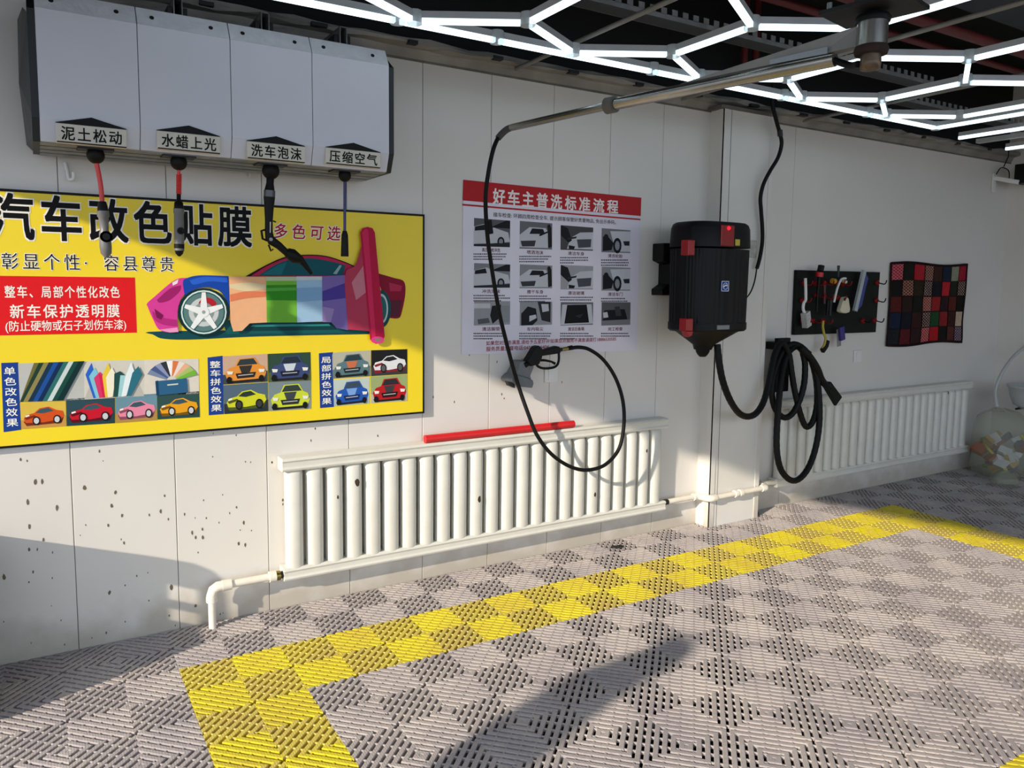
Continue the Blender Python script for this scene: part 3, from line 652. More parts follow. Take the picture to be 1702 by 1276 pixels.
# sloping end caps
M_CAP = mat('cap_dark', '1d2124', .5, 0, .2, 10.)
side_p = [(-.001, 2.472), (-.001, 2.108), (.034, 2.030), (.36, 2.030), (.36, 2.545), (.10, 2.545)]
mb = MB(); mb.prismx(side_p, M_CAP, XB, XB+.022); mb.build('end_cap', cab, bevel=.003, label='black end cap at the right')
mb = MB(); mb.prismx(side_p, M_CAP, XA-.022, XA)
x = XA-.022; A = [Vector((x, y, z)) for y, z in ((.01, 2.46), (.01, 2.12), (.04, 2.05), (.35, 2.04), (.35, 2.53))]; Bq = [Vector(q) for q in ((x-.012, .10, 2.50), (x-.034, .13, 2.245), (x-.006, .12, 2.06), (x-.02, .34, 2.06), (x-.03, .34, 2.52))]
mb.ring([A, Bq], mat('cap_face', '31383a', .5, 0, .2, 10.), False); mb.build('end_cap', cab, label='black faceted end cap at the left')
mb = MB()
for k in range(4): mb.box((XA, .045+k*.075, 2.030-k*.002), (XB, .105+k*.075, 2.046), M_GALV)
mb.build('bottom_tray', cab)
balls = [at(159, 258, .085), at(297, 268, .085), at(450, 284, .085), at(573, 290, .085)]
for k, c in enumerate(balls):
    mb = MB(); r = .031 if k < 2 else (.035 if k == 2 else .027)
    c.z = 2.030-r*.75; mb.sphere(c, r, M_RUB); mb.box((c.x-.06, .05, 2.024), (c.x+.06, .13, 2.034), M_DARK); mb.build('hose_stop', cab)
for u, v in ((296, 12), (441, 36), (571, 59)):
    c = at(u, v, .06); mb = MB()
    w, h, tck = .016, .036, .003
    for a, b in (((-w, -h), (-w+tck, h)), ((w-tck, -h), (w, h)), ((-w, -h), (w, -h+tck)), ((-w, h-tck), (w, h))):
        mb.box((c.x+a[0], .06, c.z+a[1]), (c.x+b[0], YW-.002, c.z+b[1]), M_GALV)
    mb.box((c.x-.035, .075, c.z-.045), (c.x-.02, .16, c.z+.005), M_DARK); mb.box((c.x+.02, .075, c.z-.045), (c.x+.035, .16, c.z+.005), M_DARK)
    mb.build('mounting_arm', cab)
mb = MB(); mb.box((XA, .28, 2.53), (XB+.05, .36, 2.60), M_DARK); mb.build('mounting_rail', cab)

# four hanging hoses with their guns
GREY = mat('grey_gun_plastic', '6c6c6c', .4, 0, .15, 20.)
yh = .085
c = balls[0]; A = Vector((c.x, yh, c.z-.028)); Bp = at(170, 337, yh); T = at(177, 428, yh); d = (T-Bp).normalized()
h1 = thing('air_gun_hose', 'red hose with a grey gun hanging from the first bay at the left', 'hose', A, 'hoses of the reel box')
mb = MB(); mb.tube(spline([A+Vector((0,0,.01)), A.lerp(Bp, .5)+Vector((.004, 0, 0)), Bp], 6), .0085, mat('red_hose', 'd8302c', .3, 0, .1, 20.), 12); mb.build('hose', h1)
mb = MB(); mb.tube([Bp-d*.005, Bp+d*.012, Bp+d*.03], [.013, .017, .019], M_BLACK, 14); mb.build('collar', h1)
L = (T-Bp).length
mb = MB(); mb.tube([Bp+d*.03, Bp+d*.05, Bp+d*.055, Bp+d*L*.5, Bp+d*L*.55, Bp+d*L*.8, Bp+d*L*.92, T], [.020, .021, .017, .015, .019, .021, .019, .007], GREY, 16); mb.build('gun_body', h1)
g = Bp+d*L*.62; mb = MB(); mb.lathe(g+Vector((.003, -.022, 0)), [(.021, 0), (.021, .02), (.013, .02), (.013, -.001), (.021, -.001)], M_BLACK, 18, 'y'); mb.build('trigger_ring', h1)
c = balls[1]; A = Vector((c.x, yh, c.z-.028)); Bp = at(297, 332, yh); T = at(298, 426, yh); d = (T-Bp).normalized(); L = (T-Bp).length
h2 = thing('air_gun_hose', 'red coiled hose with a bullet-nosed grey gun hanging from the second bay', 'hose', A, 'hoses of the reel box')
mb = MB(); mb.tube([A+Vector((0,0,.01)), A.lerp(Bp, .75)], .006, MATS['red_hose'], 10)
pts = []; 
for i in range(150):
    t = i/149; a = t*2*pi*14; p = (A.lerp(Bp, .15)).lerp(A.lerp(Bp, .8), t); pts.append(p+Vector((cos(a)*.008, sin(a)*.008, 0)))
mb.tube(pts, .0028, MATS['red_hose'], 6); mb.build('hose', h2)
mb = MB(); mb.tube([A.lerp(Bp, .75), Bp+d*.005, Bp+d*.01, Bp+d*.035], [.008, .008, .016, .018], M_BLACK, 14); mb.build('collar', h2)
mb = MB(); mb.tube([Bp+d*.035, Bp+d*.05, Bp+d*.055, Bp+d*L*.78, Bp+d*L*.9], [.020, .020, .018, .019, .019], GREY, 16); mb.build('gun_body', h2)
mb = MB(); mb.tube([Bp+d*L*.78, Bp+d*L*.86, Bp+d*L*.95, T], [.0195, .019, .014, .004], M_BLACK, 16); mb.build('nose', h2, label='black bullet-shaped nose')
mb = MB(); g = Bp+d*L*.55; mb.lathe(g+Vector((.004, -.021, 0)), [(.014, 0), (.014, .02), (.003, .02), (.003, -.003), (.014, -.001)], M_BLACK, 16, 'y'); mb.build('trigger', h2)
c = balls[2]; A = Vector((c.x, yh, c.z-.03))
h3 = thing('foam_gun', 'black foam gun hanging bent from the third bay, over the red script', 'spray gun', A, 'hoses of the reel box')
E3 = lambda zx, zy, y=yh: at(420+zx/6.075, 260+zy/6.075, y)
mb = MB(); mb.tube([A+Vector((0,0,.01)), E3(178,210), E3(175,270), E3(172,320), E3(170,345)], [.012, .016, .015, .019, .021], M_RUB, 14); mb.build('hose_coupling', h3)
mb = MB(); mb.tube([E3(170,345), E3(168,410)], .0235, mat('smoked_cup', '4a4d50', .2, 0, .1, 20.), 16); mb.build('swivel', h3, label='smoky grey swivel')
mb = MB(); mb.tube([E3(168,410), E3(165,520), E3(163,640), E3(163,760), E3(175,840)], [.0235, .019, .016, .016, .019], M_BLACK, 14); mb.build('handle', h3)
mb = MB(); mb.tube([E3(170,800), E3(190,850), E3(265,900), E3(345,975)], [.014, .019, .016, .014], M_BLACK, 14); mb.tube([E3(345,965), E3(390,990), E3(430,1020), E3(490,1045)], [.019, .027, .026, .017], M_BLACK, 16); mb.tube([E3(480,1035), E3(595,1185)], [.015, .007], M_BLACK, 14); mb.build('barrel', h3)
mb = MB(); mb.tube([E3(205,650,yh-.012), E3(235,662,yh-.012)], .003, M_BLACK, 8); mb.tube([E3(130,740), E3(88,750), E3(100,830), E3(150,850)], .005, M_BLACK, 8); mb.tube([E3(160,890), E3(185,955), E3(205,935)], .004, M_BLACK, 8); mb.build('trigger', h3)
mb = MB(); mb.poly([E3(173,660,yh-.018), E3(185,660,yh-.018), E3(182,770,yh-.018), E3(172,770,yh-.018)], ink('cfcfcf')); mb.build('label_strip', h3, label='pale label strip')
mb = MB(); mb.lathe(E3(186,836,yh-.022), [(.007, 0), (.007, .01)], M_GALV, 14, 'y'); mb.build('pivot_bolt', h3, label='bright pivot bolt')
c = balls[3]; A = Vector((c.x, yh, c.z-.024)); Bp = at(573, 386, yh); T = at(573, 426, yh)
h4 = thing('air_hose', 'thin blue hose ending in a black nozzle, hanging from the last bay at the right', 'hose', A, 'hoses of the reel box')
mb = MB(); mb.tube([A+Vector((0,0,.01)), Bp], .0062, mat('blue_hose', '232a66', .35, 0, .1, 20.), 10); mb.build('hose', h4)
mb = MB(); mb.tube([Bp-Vector((0,0,-.006)), Bp-Vector((0,0,.012)), Bp-Vector((0,0,.03)), T], [.009, .014, .015, .017], M_BLACK, 16); mb.build('nozzle', h4)

# ================================================================== SWIVEL BOOM + WASH HOSE + HOLSTER
zb = 2.30
hub = Vector((1.873, -1.62, 2.36)); E0 = atz(1398, 96, zb); E1 = atz(1018, 174, zb); E2 = atz(850, 212, zb)
dirb = (E2-E0).normalized()
boom = thing('ceiling_boom', 'stainless swivel boom reaching from the ceiling towards the wall', 'boom', (hub.x, hub.y, 2.6))
mb = MB(); mb.tube([E0+dirb*.02, E1+dirb*.02], .024, M_STEEL, 20); mb.build('outer_tube', boom)
mb = MB(); mb.tube([E1, E2], .017, M_STEEL, 18); mb.build('inner_tube', boom)
mb = MB(); mb.tube([E1-dirb*.015, E1+dirb*.03], .034, M_ZINC, 20); mb.build('clamp_collar', boom, label='dull grey clamp collar')
E3b = atz(834, 227, zb-.01)
mb = MB(); mb.tube(spline([E2-dirb*.004, E2+dirb*.03+Vector((0,0,-.004)), E2+dirb*.065+Vector((0,0,-.018)), E2+dirb*.095+Vector((0,0,-.036))], 5), [.0165]*16, mat('grip_grey', '4a4c4e', .5), 14); mb.build('hose_grip', boom, label='dark grey grip at the tip')
TIP = E2+dirb*.095+Vector((0,0,-.036))
mb = MB(); side = Vector((-dirb.y, dirb.x, 0))
hp = [hub+dirb*.03+Vector((0,0,.018)), hub+dirb*.03+Vector((0,0,-.045)), E0+dirb*.06+Vector((0,0,.02)), E0+dirb*.62+Vector((0,0,.024)), E0+dirb*.50+Vector((0,0,.03))]
q = [hp[0], hp[1], hp[2], hp[3]]
mb.add([p+side*.02 for p in q]+[p-side*.02 for p in q], [(0,1,2,3),(7,6,5,4),(0,4,5,1),(1,5,6,2),(2,6,7,3),(3,7,4,0)], mat('gusset_grey', '8c8d8d', .5, .3, .15)); mb.build('gusset_plate', boom, bevel=.002)
mb = MB()
fq = [hp[0].lerp(hp[3], .15)+Vector((0,0,-.035)), hp[0].lerp(hp[3], .45)+Vector((0,0,-.018))]
n_ = (-side if (-side).dot(CAM-hub) > 0 else side)*.0207
mb.poly([fq[0]+n_, fq[1]+n_, fq[1]+n_+Vector((0,0,-.016)), fq[0]+n_+Vector((0,0,-.022))], ink('9aa4ac')); mb.build('sticker', boom, label='worn bluish sticker')
mb = MB(); mb.lathe(hub, [(.046, -.05), (.046, .022)], M_STEEL, 26); mb.build('hub', boom)
mb = MB(); mb.lathe(hub, [(.048, -.075), (.052, -.062), (.048, -.05)], mat('rusty_ring', '3a2a22', .8, .2, .4, 40.), 24); mb.lathe(hub, [(.012, -.125), (.03, -.12), (.032, -.10), (.03, -.072)], mat('worn_bronze', '7a6858', .4, .7, .3, 40.), 16); mb.build('swivel_joint', boom, label='rusty swivel joint')
mb = MB(); mb.lathe(hub, [(.05, .022), (.054, .034), (.048, .044)], M_RUB, 22); mb.lathe(hub, [(.02, .044), (.02, .055)], M_DARK, 14); mb.build('bearing', boom)
mb = MB(); mb.obox(hub+Vector((0,0,.06)), dirb*.13, side*.10, Vector((0,0,.006)), M_DARK); pl = mb.build('mounting_plate', boom)
mb = MB()
for a in (-1, 1):
    for b in (-1, 1): cc = hub+Vector((0,0,.06))+dirb*.105*a+side*.078*b; mb.tube([cc, cc+Vector((0,0,.03))], .009, M_GALV, 6)
mb.build('bolts', pl)
mb = MB(); mb.box((hub.x-.04, hub.y-.04, hub.z+.066), (hub.x+.04, hub.y+.04, 3.40), M_DARK); mb.build('drop_post', boom)
mb = MB(); mb.tube(spline([E0+dirb*.03, E0-dirb*.03+Vector((0,0,-.03)), hub+Vector((-.02, .03, -.10))], 6), .011, M_RUB, 10); mb.build('feed_hose', boom)

wash = thing('pressure_hose', 'black pressure washer hose and gun looping from the boom tip down to the wall', 'hose', at(862, 620, .30))
hp = [TIP+Vector((.003,0,.008))]+[at(u, v, y) for u, v, y in [(820,248,.11),(812,285,.13),(807,330,.15),(810,390,.18),(818,450,.20),(830,520,.225),(842,570,.245),(853,612,.25),(864,648,.25),(877,685,.22),(892,722,.20),(915,753,.19),(945,774,.18),(975,781,.17),(1006,772,.16),(1029,745,.16),(1037,705,.16),(1035,665,.17),(1023,628,.19),(1003,598,.22),(980,581,.25),(962,577,.27),(947,579,.285)]]
mb = MB(); mb.tube(spline(hp, 6), .0105, M_RUB, 12); mb.build('hose', wash)
G = lambda zx, zy, y=.29: at(800+zx/4.907, 540+zy/4.907, y)
def gpr(mb, pts, m, y0, y1): mb.prism([(p.x, p.z) for p in [G(a, b, (y0+y1)/2) for a, b in pts]], m, y0, y1)
mb = MB(); gpr(mb, [(352,292),(380,250),(425,175),(455,165),(488,200),(478,262),(455,318),(425,325),(390,335)], M_BLACK, .265, .315); gpr(mb, [(470,208),(600,170),(628,176),(638,200),(634,228),(600,234),(478,252)], M_BLACK, .272, .308); gun = mb.build('gun_body', wash, bevel=.006)
mb = MB(); mb.tube(spline([G(630,205), G(632,285), G(612,333), G(560,352), G(500,352), G(462,336), G(445,312)], 5), .007, M_BLACK, 10); mb.build('trigger_guard', gun)
mb = MB(); mb.tube([G(470,286), G(520,288), G(570,298), G(600,314)], [.008, .007, .006, .008], M_BLACK, 10); mb.build('trigger', gun)
mb = MB(); mb.tube([G(636,203), G(655,200)], .011, M_DARK, 12); mb.tube([G(655,200), G(680,196), G(712,190)], [.009, .012, .010], M_BRASS, 12); mb.tube([G(706,191), G(740,182)], .0125, M_RUB, 12); mb.build('coupling', wash, label='brass hose coupling')
mb = MB(); mb.tube([G(395,300), G(350,330)], .016, M_BLACK, 12); mb.build('gun_nose', gun)
for ch, (u, v) in (('a', (812, 366)), ):
    p = at(u, v, .17); q = at(u+3, v+22, .18); mb = MB(); mb.tube([p, q], .016, M_RUB, 12); mb.build('hose_sleeve', wash)
hol = thing('gun_holster', 'grey plastic holster on the wall holding the pressure gun', 'holster', at(858, 632, YW-.03))
MH = mat('grey_holster', '6d7274', .5, 0, .12, 20.)
mb = MB(); hpr = lambda pts, y0, y1, m=MH: mb.prism([(p.x, p.z) for p in [G(a, b, (y0+y1)/2) for a, b in pts]], m, y0, y1)
hpr([(280,290),(352,288),(392,332),(362,405),(372,440),(240,400),(268,340)], .285, YW-.004); mb.build('socket', hol, bevel=.006)
mb = MB(); hpr([(240,395),(300,410),(378,440),(384,468),(372,505),(330,500),(262,492),(200,455),(204,430)], .272, YW-.004); mb.build('flange', hol, bevel=.006)
mb = MB(); hpr([(204,455),(262,480),(262,512),(215,492)], .27, .30, M_DARK); mb.build('clip', hol)

# ================================================================== WALL VACUUM
vac = thing('vacuum_cleaner', 'black wall mounted vacuum cleaner with red latches beside the pillar', 'vacuum cleaner', (3.03, .1, 1.12))
yv = .09
pL = lambda v: at(1127.5, v, yv); zz = lambda v: at(1178, v, yv).z
xc = (at(1127.5, 470, yv).x+at(1226, 470, yv).x)/2; hw = (at(1226, 470, yv).x-at(1127.5, 470, yv).x)/2*.985
def sec(z, w, d, rib=0., n=96, ex=3.0, dx=0.):
    q = []
    for j in range(n):
        a = 2*pi*j/n; ca, sa = cos(a), sin(a); r = 1+(rib if j % 2 else 0)
        q.append((xc+dx+w*r*abs(ca)**(2/ex)*(1 if ca > 0 else -1), yv+d*r*abs(sa)**(2/ex)*(1 if sa > 0 else -1), z))
    return q
dv = .155
M_VAC = mat('vacuum_black', '0b0b0e', .45, 0, .2, 20., spec=.22)
mb = MB(); mb.ring([sec(zz(538), hw*.98, dv*.98, .012), sec(zz(415), hw, dv, .012)], M_VAC, False); mb.build('tank', vac)
mb = MB(); mb.ring([sec(zz(412), hw*1.03, dv*1.03), sec(zz(408), hw*1.03, dv*1.03), sec(zz(381), hw*1.01, dv*1.0), sec(zz(374), hw*.97, dv*.95), sec(zz(371), hw*.9, dv*.88)], M_VAC, True); lid = mb.build('lid', vac)
mb = MB(); mb.ring([sec(zz(549), hw*.96, dv*.97), sec(zz(546), hw*1.01, dv*1.02), sec(zz(535), hw*1.01, dv*1.02)], M_VAC, False); mb.build('bottom_ring', vac)
mb = MB(); mb.ring([sec(zz(580), .05, .05, n=48, ex=2.2, dx=-.03), sec(zz(572), .06, .06, n=48, ex=2.2, dx=-.026), sec(zz(549), hw*.86, dv*.9, n=48, ex=2.6)], M_VAC, True); mb.lathe((xc-.03, yv, zz(592)), [(.018, 0), (.03, .012), (.04, .03), (.044, .06)], M_VAC, 14); mb.build('dust_cone', vac)
yf = yv-dv
def onv(mb, u0, v0, u1, v1, m, d=.016):
    a = at(u0, v1, yf); b = at(u1, v0, yf); mb.box((a.x, yf-d, a.z), (b.x, yf+.045, b.z), m)
M_LAT = mat('red_latch', 'a01319', .35, 0, .1)
mb = MB(); onv(mb, 1141, 399, 1153, 424, M_LAT, .012); mb.build('latch', vac, bevel=.004, label='red upper latch')
mb = MB(); onv(mb, 1138, 529, 1150, 550, M_LAT, .012); a = at(1138, 550, yf); b = at(1150, 550, yf); mb.prism([(a.x, a.z), (b.x, b.z), (b.x-.008, b.z-.025), (a.x+.02, a.z-.035)], M_LAT, yf-.012, yf+.03); mb.build('latch', vac, bevel=.004, label='red lower latch')
mb = MB(); onv(mb, 1197, 375, 1220, 408.5, mat('red_switch_panel', '8e1217', .3, 0, .1), .006); sw = mb.build('switch_panel', lid, bevel=.003, label='red switch panel')
mb = MB(); mb.sphere(at(1211, 379, yf-.006), .011, mat('red_pilot_lamp', 'ff2030', .3, emit='ff1020', estr=2.2), 10); mb.build('pilot_lamp', lid, label='glowing red pilot lamp')
mb = MB(); onv(mb, 1221, 398, 1229, 408, mat('yellow_label', 'c8b83a', .5), .0045); mb.build('yellow_sticker', lid, label='small yellow sticker')
mb = MB(); onv(mb, 1198, 467, 1211, 484, ink('23489a'), .003); a = at(1198, 484, yf); b = at(1211, 467, yf); w = .0035
for p, q in (((a.x, a.z), (b.x, a.z+w)), ((a.x, b.z-w), (b.x, b.z)), ((a.x, a.z), (a.x+w, b.z)), ((b.x-w, a.z), (b.x, b.z))): mb.box((p[0], yf-.0045, p[1]), (q[0], yf-.002, q[1]), ink('e6e8ee'))
cc = Vector(((a.x+b.x)/2, yf-.006, (a.z+b.z)/2))
mb.tube([cc+Vector((.018*cos(t*.35+.6), 0, .018*sin(t*.35+.6))) for t in range(16)], .0022, ink('e6e8ee'), 6); mb.tube([cc+Vector((-.015, 0, -.004)), cc+Vector((0, 0, .006)), cc+Vector((.016, 0, .002))], .004, ink('e6e8ee'), 6)
mb.build('badge', vac, label='blue square badge with a white swirl')
mb = MB(); onv(mb, 1191, 540, 1211, 547.5, ink('8a8c8e'), .007); mb.build('rating_plate', vac, label='grey rating plate')
mb = MB(); yb = .30; BR = lambda a, b: (lambda p: (p.x, p.z))(at(1080+a/4.907, 350+b/4.907, yb))
for pts in ([(102,265),(215,265),(245,300),(245,350),(160,345),(125,345),(128,400),(150,432),(98,405)], [(160,345),(245,350),(245,440),(185,435),(170,405)], [(150,432),(185,432),(182,600),(215,640),(250,640),(250,690),(90,690),(90,640),(145,600)], [(205,430),(250,430),(250,640),(205,640)]):
    mb.prism([BR(*p) for p in pts], M_BLACK, YW-.10, YW-.004)
a = at(1124, 430, yb); mb.box((a.x-.01, .14, a.z-.3), (a.x+.16, YP-.004, a.z+.0), M_BLACK); mb.build('wall_bracket', vac, bevel=.004)
# hose: from the cone over the hanger, in loops
vh = thing('vacuum_hose', 'thick black vacuum hose drooping from the cleaner and looped on a wall hanger', 'hose', at(1290, 600, .25))
V = lambda u, v, y: at(u, v, y)
path = [V(1192,572,.06),V(1195,600,.05),V(1201,632,.05),V(1212,662,.06),V(1226,684,.09),V(1240,692,.12),V(1255,688,.15),V(1267,672,.18),V(1275,648,.20),V(1282,615,.22),V(1289,585,.24),V(1300,570,.25),V(1311,588,.24),
        V(1316,620,.23),V(1322,655,.22),V(1331,690,.21),V(1340,709,.20),V(1351,700,.19),V(1358,670,.19),V(1356,628,.20),V(1345,592,.22),V(1328,576,.24),V(1312,584,.25),V(1302,610,.23),
        V(1296,650,.20),V(1292,700,.17),V(1291,745,.15),V(1297,778,.14),V(1311,796,.14),V(1326,797,.14),V(1342,780,.14),V(1354,750,.145),V(1361,712,.15),V(1362,672,.16),V(1357,625,.18),V(1343,588,.21),V(1322,572,.25),V(1302,582,.27),V(1287,620,.26),
        V(1283,652,.245),V(1288,678,.235),V(1301,693,.225),V(1314,690,.215),V(1326,672,.205),V(1336,640,.20),V(1338,605,.21),V(1334,582,.215),V(1345,588,.20)]
mb = MB(); sp = spline(path, 7); mb.tube(sp, [.0198+(.0012 if i % 2 else 0) for i in range(len(sp))], M_RUB, 12); mb.build('hose', vh)
mb = MB(); wp = [V(1330,578,.20),V(1345,592,.18),V(1358,612,.17),V(1366,632,.165),V(1378,645,.16)]
mb.tube(spline(wp, 6), [.024]*25, M_RUB, 14); mb.build('wand', vh)
mb = MB(); A_, B_ = V(1374,638,.16), V(1392,668,.155); dd = (B_-A_).normalized(); sdx = dd.cross(Vector((0,1,0))).normalized()
mb.add([A_+sdx*.026+Vector((0,-.02,0)), A_-sdx*.026+Vector((0,-.02,0)), A_-sdx*.026+Vector((0,.02,0)), A_+sdx*.026+Vector((0,.02,0)), B_+sdx*.05+Vector((0,-.01,0)), B_-sdx*.036+Vector((0,-.01,0)), B_-sdx*.036+Vector((0,.01,0)), B_+sdx*.05+Vector((0,.01,0))], [(0,1,2,3),(4,5,6,7),(0,1,5,4),(1,2,6,5),(2,3,7,6),(3,0,4,7)], M_BLACK); mb.build('crevice_nozzle', vh, bevel=.003, label='flat black suction nozzle')
mb = MB(); a = at(1288, 590, .29); b = at(1310, 561, .29)
mb.box((a.x, .268, a.z-.25), (b.x, .30, b.z), M_BLACK); mb.box((a.x+.02, .29, b.z-.08), (b.x-.02, YW-.002, b.z-.03), M_BLACK)
tag(mb.build('hose_hanger', bevel=.003), 'flat black hanger plate carrying the vacuum hose loops', 'hanger')
# power lead
mb = MB(); pts = [at(1283,183,.20), at(1291,203,.20), at(1297,224,.21), at(1299,240,.215), at(1293,262,.22), at(1280,284,.225), at(1269,306,.23), at(1264,328,.235), at(1265,350,.24), at(1267,378,.245), at(1267,402,.245), at(1263,428,.245), at(1258,446,.245)]
pts[0].z = 2.70; lead = thing('power_lead', 'black power lead snaking down the pillar to the vacuum cleaner', 'cable', pts[-1])
mb.tube(spline([pts[0]+Vector((-.02, -.02, .10))]+pts, 6), .0125, M_RUB, 10); mb.build('foam_sleeve', lead)
mb = MB(); mb.tube(spline([pts[-1]+Vector((0,0,.01)), at(1254,468,.24), at(1246,488,.22), at(1233,502,.18), at(1226,509,.13)], 6), .0045, M_BLACK, 8); mb.build('thin_cord', lead)
mb = MB(); mb.tube([at(1296,216,.205), at(1297,226,.207)], .017, M_DARK, 10); mb.build('cable_tie', lead)
mb = MB(); a = at(1229, 427, YP); b = at(1256, 400, YP); mb.box((a.x, YP-.012, a.z), (b.x, YP-.001, b.z), mat('grubby_plate', 'bdbab2', .5, 0, .3, 40.)); tag(mb.build('blank_plate', bevel=.003), 'grubby blank cover plate on the pillar right of the vacuum cleaner', 'cover plate')

# wall sockets and small hooks
for (u, v), lab in (((915, 622), 'white wall switch half hidden under the pressure gun'), ((1424, 592), 'white wall switch below the tool board')):
    c = at(u, v, YW); t = thing('wall_switch', lab, 'switch', c)
    mb = MB(); mb.box((c.x-.045, YW-.010, c.z-.045), (c.x+.045, YW-.001, c.z+.045), M_WHITE); mb.build('plate', t, bevel=.003)
    mb = MB(); mb.box((c.x-.022, YW-.015, c.z-.032), (c.x+.026, YW-.009, c.z+.034), M_WHITE); mb.build('rocker', t, bevel=.002)
for (u, v), lab, s in (((115, 285), 'small bent white wall hook above the banner, at the left', 1.), ((411, 288), 'tiny white wall hook above the banner, under the third bay', .5)):
    c = at(u, v, YW-.01); mb = MB(); mb.tube(spline([c+Vector((-.012*s, .008, .035*s)), c+Vector((-.006*s, 0, 0)), c+Vector((-.002*s, -.012, -.03*s)), c+Vector((.012*s, -.02, -.028*s)), c+Vector((.014*s, -.02, -.005*s))], 5), .0055*s+.001, M_WHITE, 8); tag(mb.build('wall_hook'), lab, 'hook')

# ================================================================== TOOL BOARD
H = lambda zx, zy, y: at(1310+zx/7.088, 420+zy/7.088, y)
board = thing('tool_board', 'black tool board with red hooks on the wall above the right radiator', 'tool board', (4.57, YW-.01, 1.21))
YT = YW-.03
mb = MB(); mb.prism([(p.x, p.z) for p in (H(108,203,YT), H(1085,228,YT), H(1033,935,YT), H(75,968,YT))], mat('board_black', '0b100d', .55, 0, .3, 14., spec=.2), YT, YW-.003); mb.build('board', board, bevel=.002)
for hx, hy in [(180,360),(320,360),(430,360),(560,345),(640,365),(330,500),(580,530),(1050,350),(1040,560),(880,800),(1020,795),(290,800),(170,800),(415,810),(165,560),(425,520)]:
    c = H(hx, hy, YT-.006); mb = MB(); mb.lathe(c, [(.019, .006), (.019, -.006), (.010, -.012)], mat('dull_red_hook', '8a1216', .5, 0, .2, spec=.2), 14, 'y'); hk = mb.build('hook', board, label='red plastic hook')
    mb = MB(); mb.tube(spline([c, c+Vector((.006, -.05, -.012)), c+Vector((.008, -.065, 0)), c+Vector((.009, -.068, .018))], 4), .0042, M_BLACK if hx > 800 else MATS['dull_red_hook'], 8); mb.build('prong', hk)
yt2 = YT-.045
def tool(name, label, cat): return thing(name, label, cat, (0, 0, 0))
t = thing('scrub_brush', 'white curved scrubbing brush hanging at the left of the tool board', 'brush', H(200, 560, yt2), 'tools on the board')
mb = MB(); mb.tube(spline([H(203,300,yt2), H(206,400,yt2), H(208,530,yt2), H(205,560,yt2), H(182,600,yt2), H(178,670,yt2), H(205,720,yt2), H(225,740,yt2)], 4), [.010]*29, M_WHITE, 10); mb.build('handle', t)
mb = MB(); mb.obox(H(212,785,yt2), (.022, 0, .01), (0, .022, 0), (-.012, 0, .05), mat('white_bristle', 'c9cac6', .8, 0, .3, 90., .5, 150.)); mb.build('bristles', t)
t = thing('detailing_brush', 'black capped red detailing brush at the top left of the tool board', 'brush', H(375, 220, yt2), 'tools on the board')
mb = MB(); mb.tube([H(392,150,yt2), H(378,215,yt2)], .022, M_BLACK, 12); mb.build('bristles', t)
mb = MB(); mb.tube([H(372,232,yt2), H(366,285,yt2)], .026, M_RED, 12); mb.tube([H(366,285,yt2), H(345,480,yt2), H(335,700,yt2)], [.012, .008, .008], M_BLACK, 8); mb.build('handle', t)
t = thing('bent_brush', 'thin white bent-tip stick brush hanging mid-board', 'brush', H(590, 400, yt2), 'tools on the board')
mb = MB(); mb.tube(spline([H(678,302,yt2), H(640,305,yt2), H(612,335,yt2), H(575,430,yt2), H(540,582,yt2)], 4), .008, M_WHITE, 8); mb.build('handle', t)
mb = MB(); mb.tube([H(640,332,yt2), H(682,345,yt2)], .012, mat('cream_plastic', 'd8d0b4', .4), 8); mb.build('tip', t)
mb = MB(); mb.tube([H(595,150,yt2), H(588,285,yt2)], [.010, .006], mat('dark_green', '1c3a30', .5), 8); tag(mb.build('paint_stick'), 'dark green stick poking above the top edge of the tool board', 'stick', 'tools on the board')
mb = MB(); mb.tube([H(520,330,yt2), H(548,335,yt2)], .02, mat('amber_plastic', 'c9962a', .4), 10); tag(mb.build('bottle_cap'), 'small amber cap on the upper middle hook of the tool board', 'cap', 'tools on the board')
t = thing('sponge_pad', 'cream teardrop scrubbing pad hanging mid-board', 'pad', H(650, 620, yt2), 'tools on the board')
mb = MB(); pts = [(640,525),(668,515),(690,540),(708,660),(700,700),(660,712),(620,708),(592,690),(598,650),(628,560)]; mb.prism([(p.x, p.z) for p in [H(*a, yt2) for a in pts]], mat('cream_plastic', 'd8d0b4', .4), yt2-.018, yt2+.018); mb.build('pad', t, bevel=.006)
mb = MB(); mb.lathe(H(666,548,yt2-.018), [(.012, 0), (.012, -.002)], M_DARK, 12, 'y'); mb.build('hanging_hole', t)
t = thing('squeegee', 'slanting squeegee with a pale bar and blue blade at the right of the tool board', 'squeegee', H(850, 450, yt2), 'tools on the board')
mb = MB(); mb.bar(H(893,210,yt2), H(785,685,yt2), .02, .034, mat('pale_bar', 'b4bcc0', .35, .2), up=(1, 0, 0)); mb.build('bar', t)
mb = MB(); mb.prism([(p.x, p.z) for p in [H(*a, yt2) for a in ((908,225),(945,300),(900,480),(870,620),(810,690))]], mat('blue_blade', '2c3f86', .35, 0, .2), yt2, yt2+.01); mb.build('blade', t)
t = thing('wire_brush', 'yellow handled black brush dangling below the tool board', 'brush', H(425, 930, yt2), 'tools on the board')
MY = mat('yellow_handle', 'b9a63a', .45)
mb = MB(); mb.tube(spline([H(412,800,yt2), H(408,870,yt2), H(422,950,yt2), H(440,1000,yt2), H(432,1060,yt2), H(405,1130,yt2)], 4), [.009]*21, MY, 8); mb.build('handle', t)
mb = MB(); mb.bar(H(460,1030,yt2), H(440,1110,yt2), .026, .034, M_BLACK, up=(1, 0, 0)); mb.bar(H(442,1100,yt2), H(398,1160,yt2), .026, .034, M_BLACK, up=(1, 0, 0)); mb.build('bristles', t, bevel=.004)
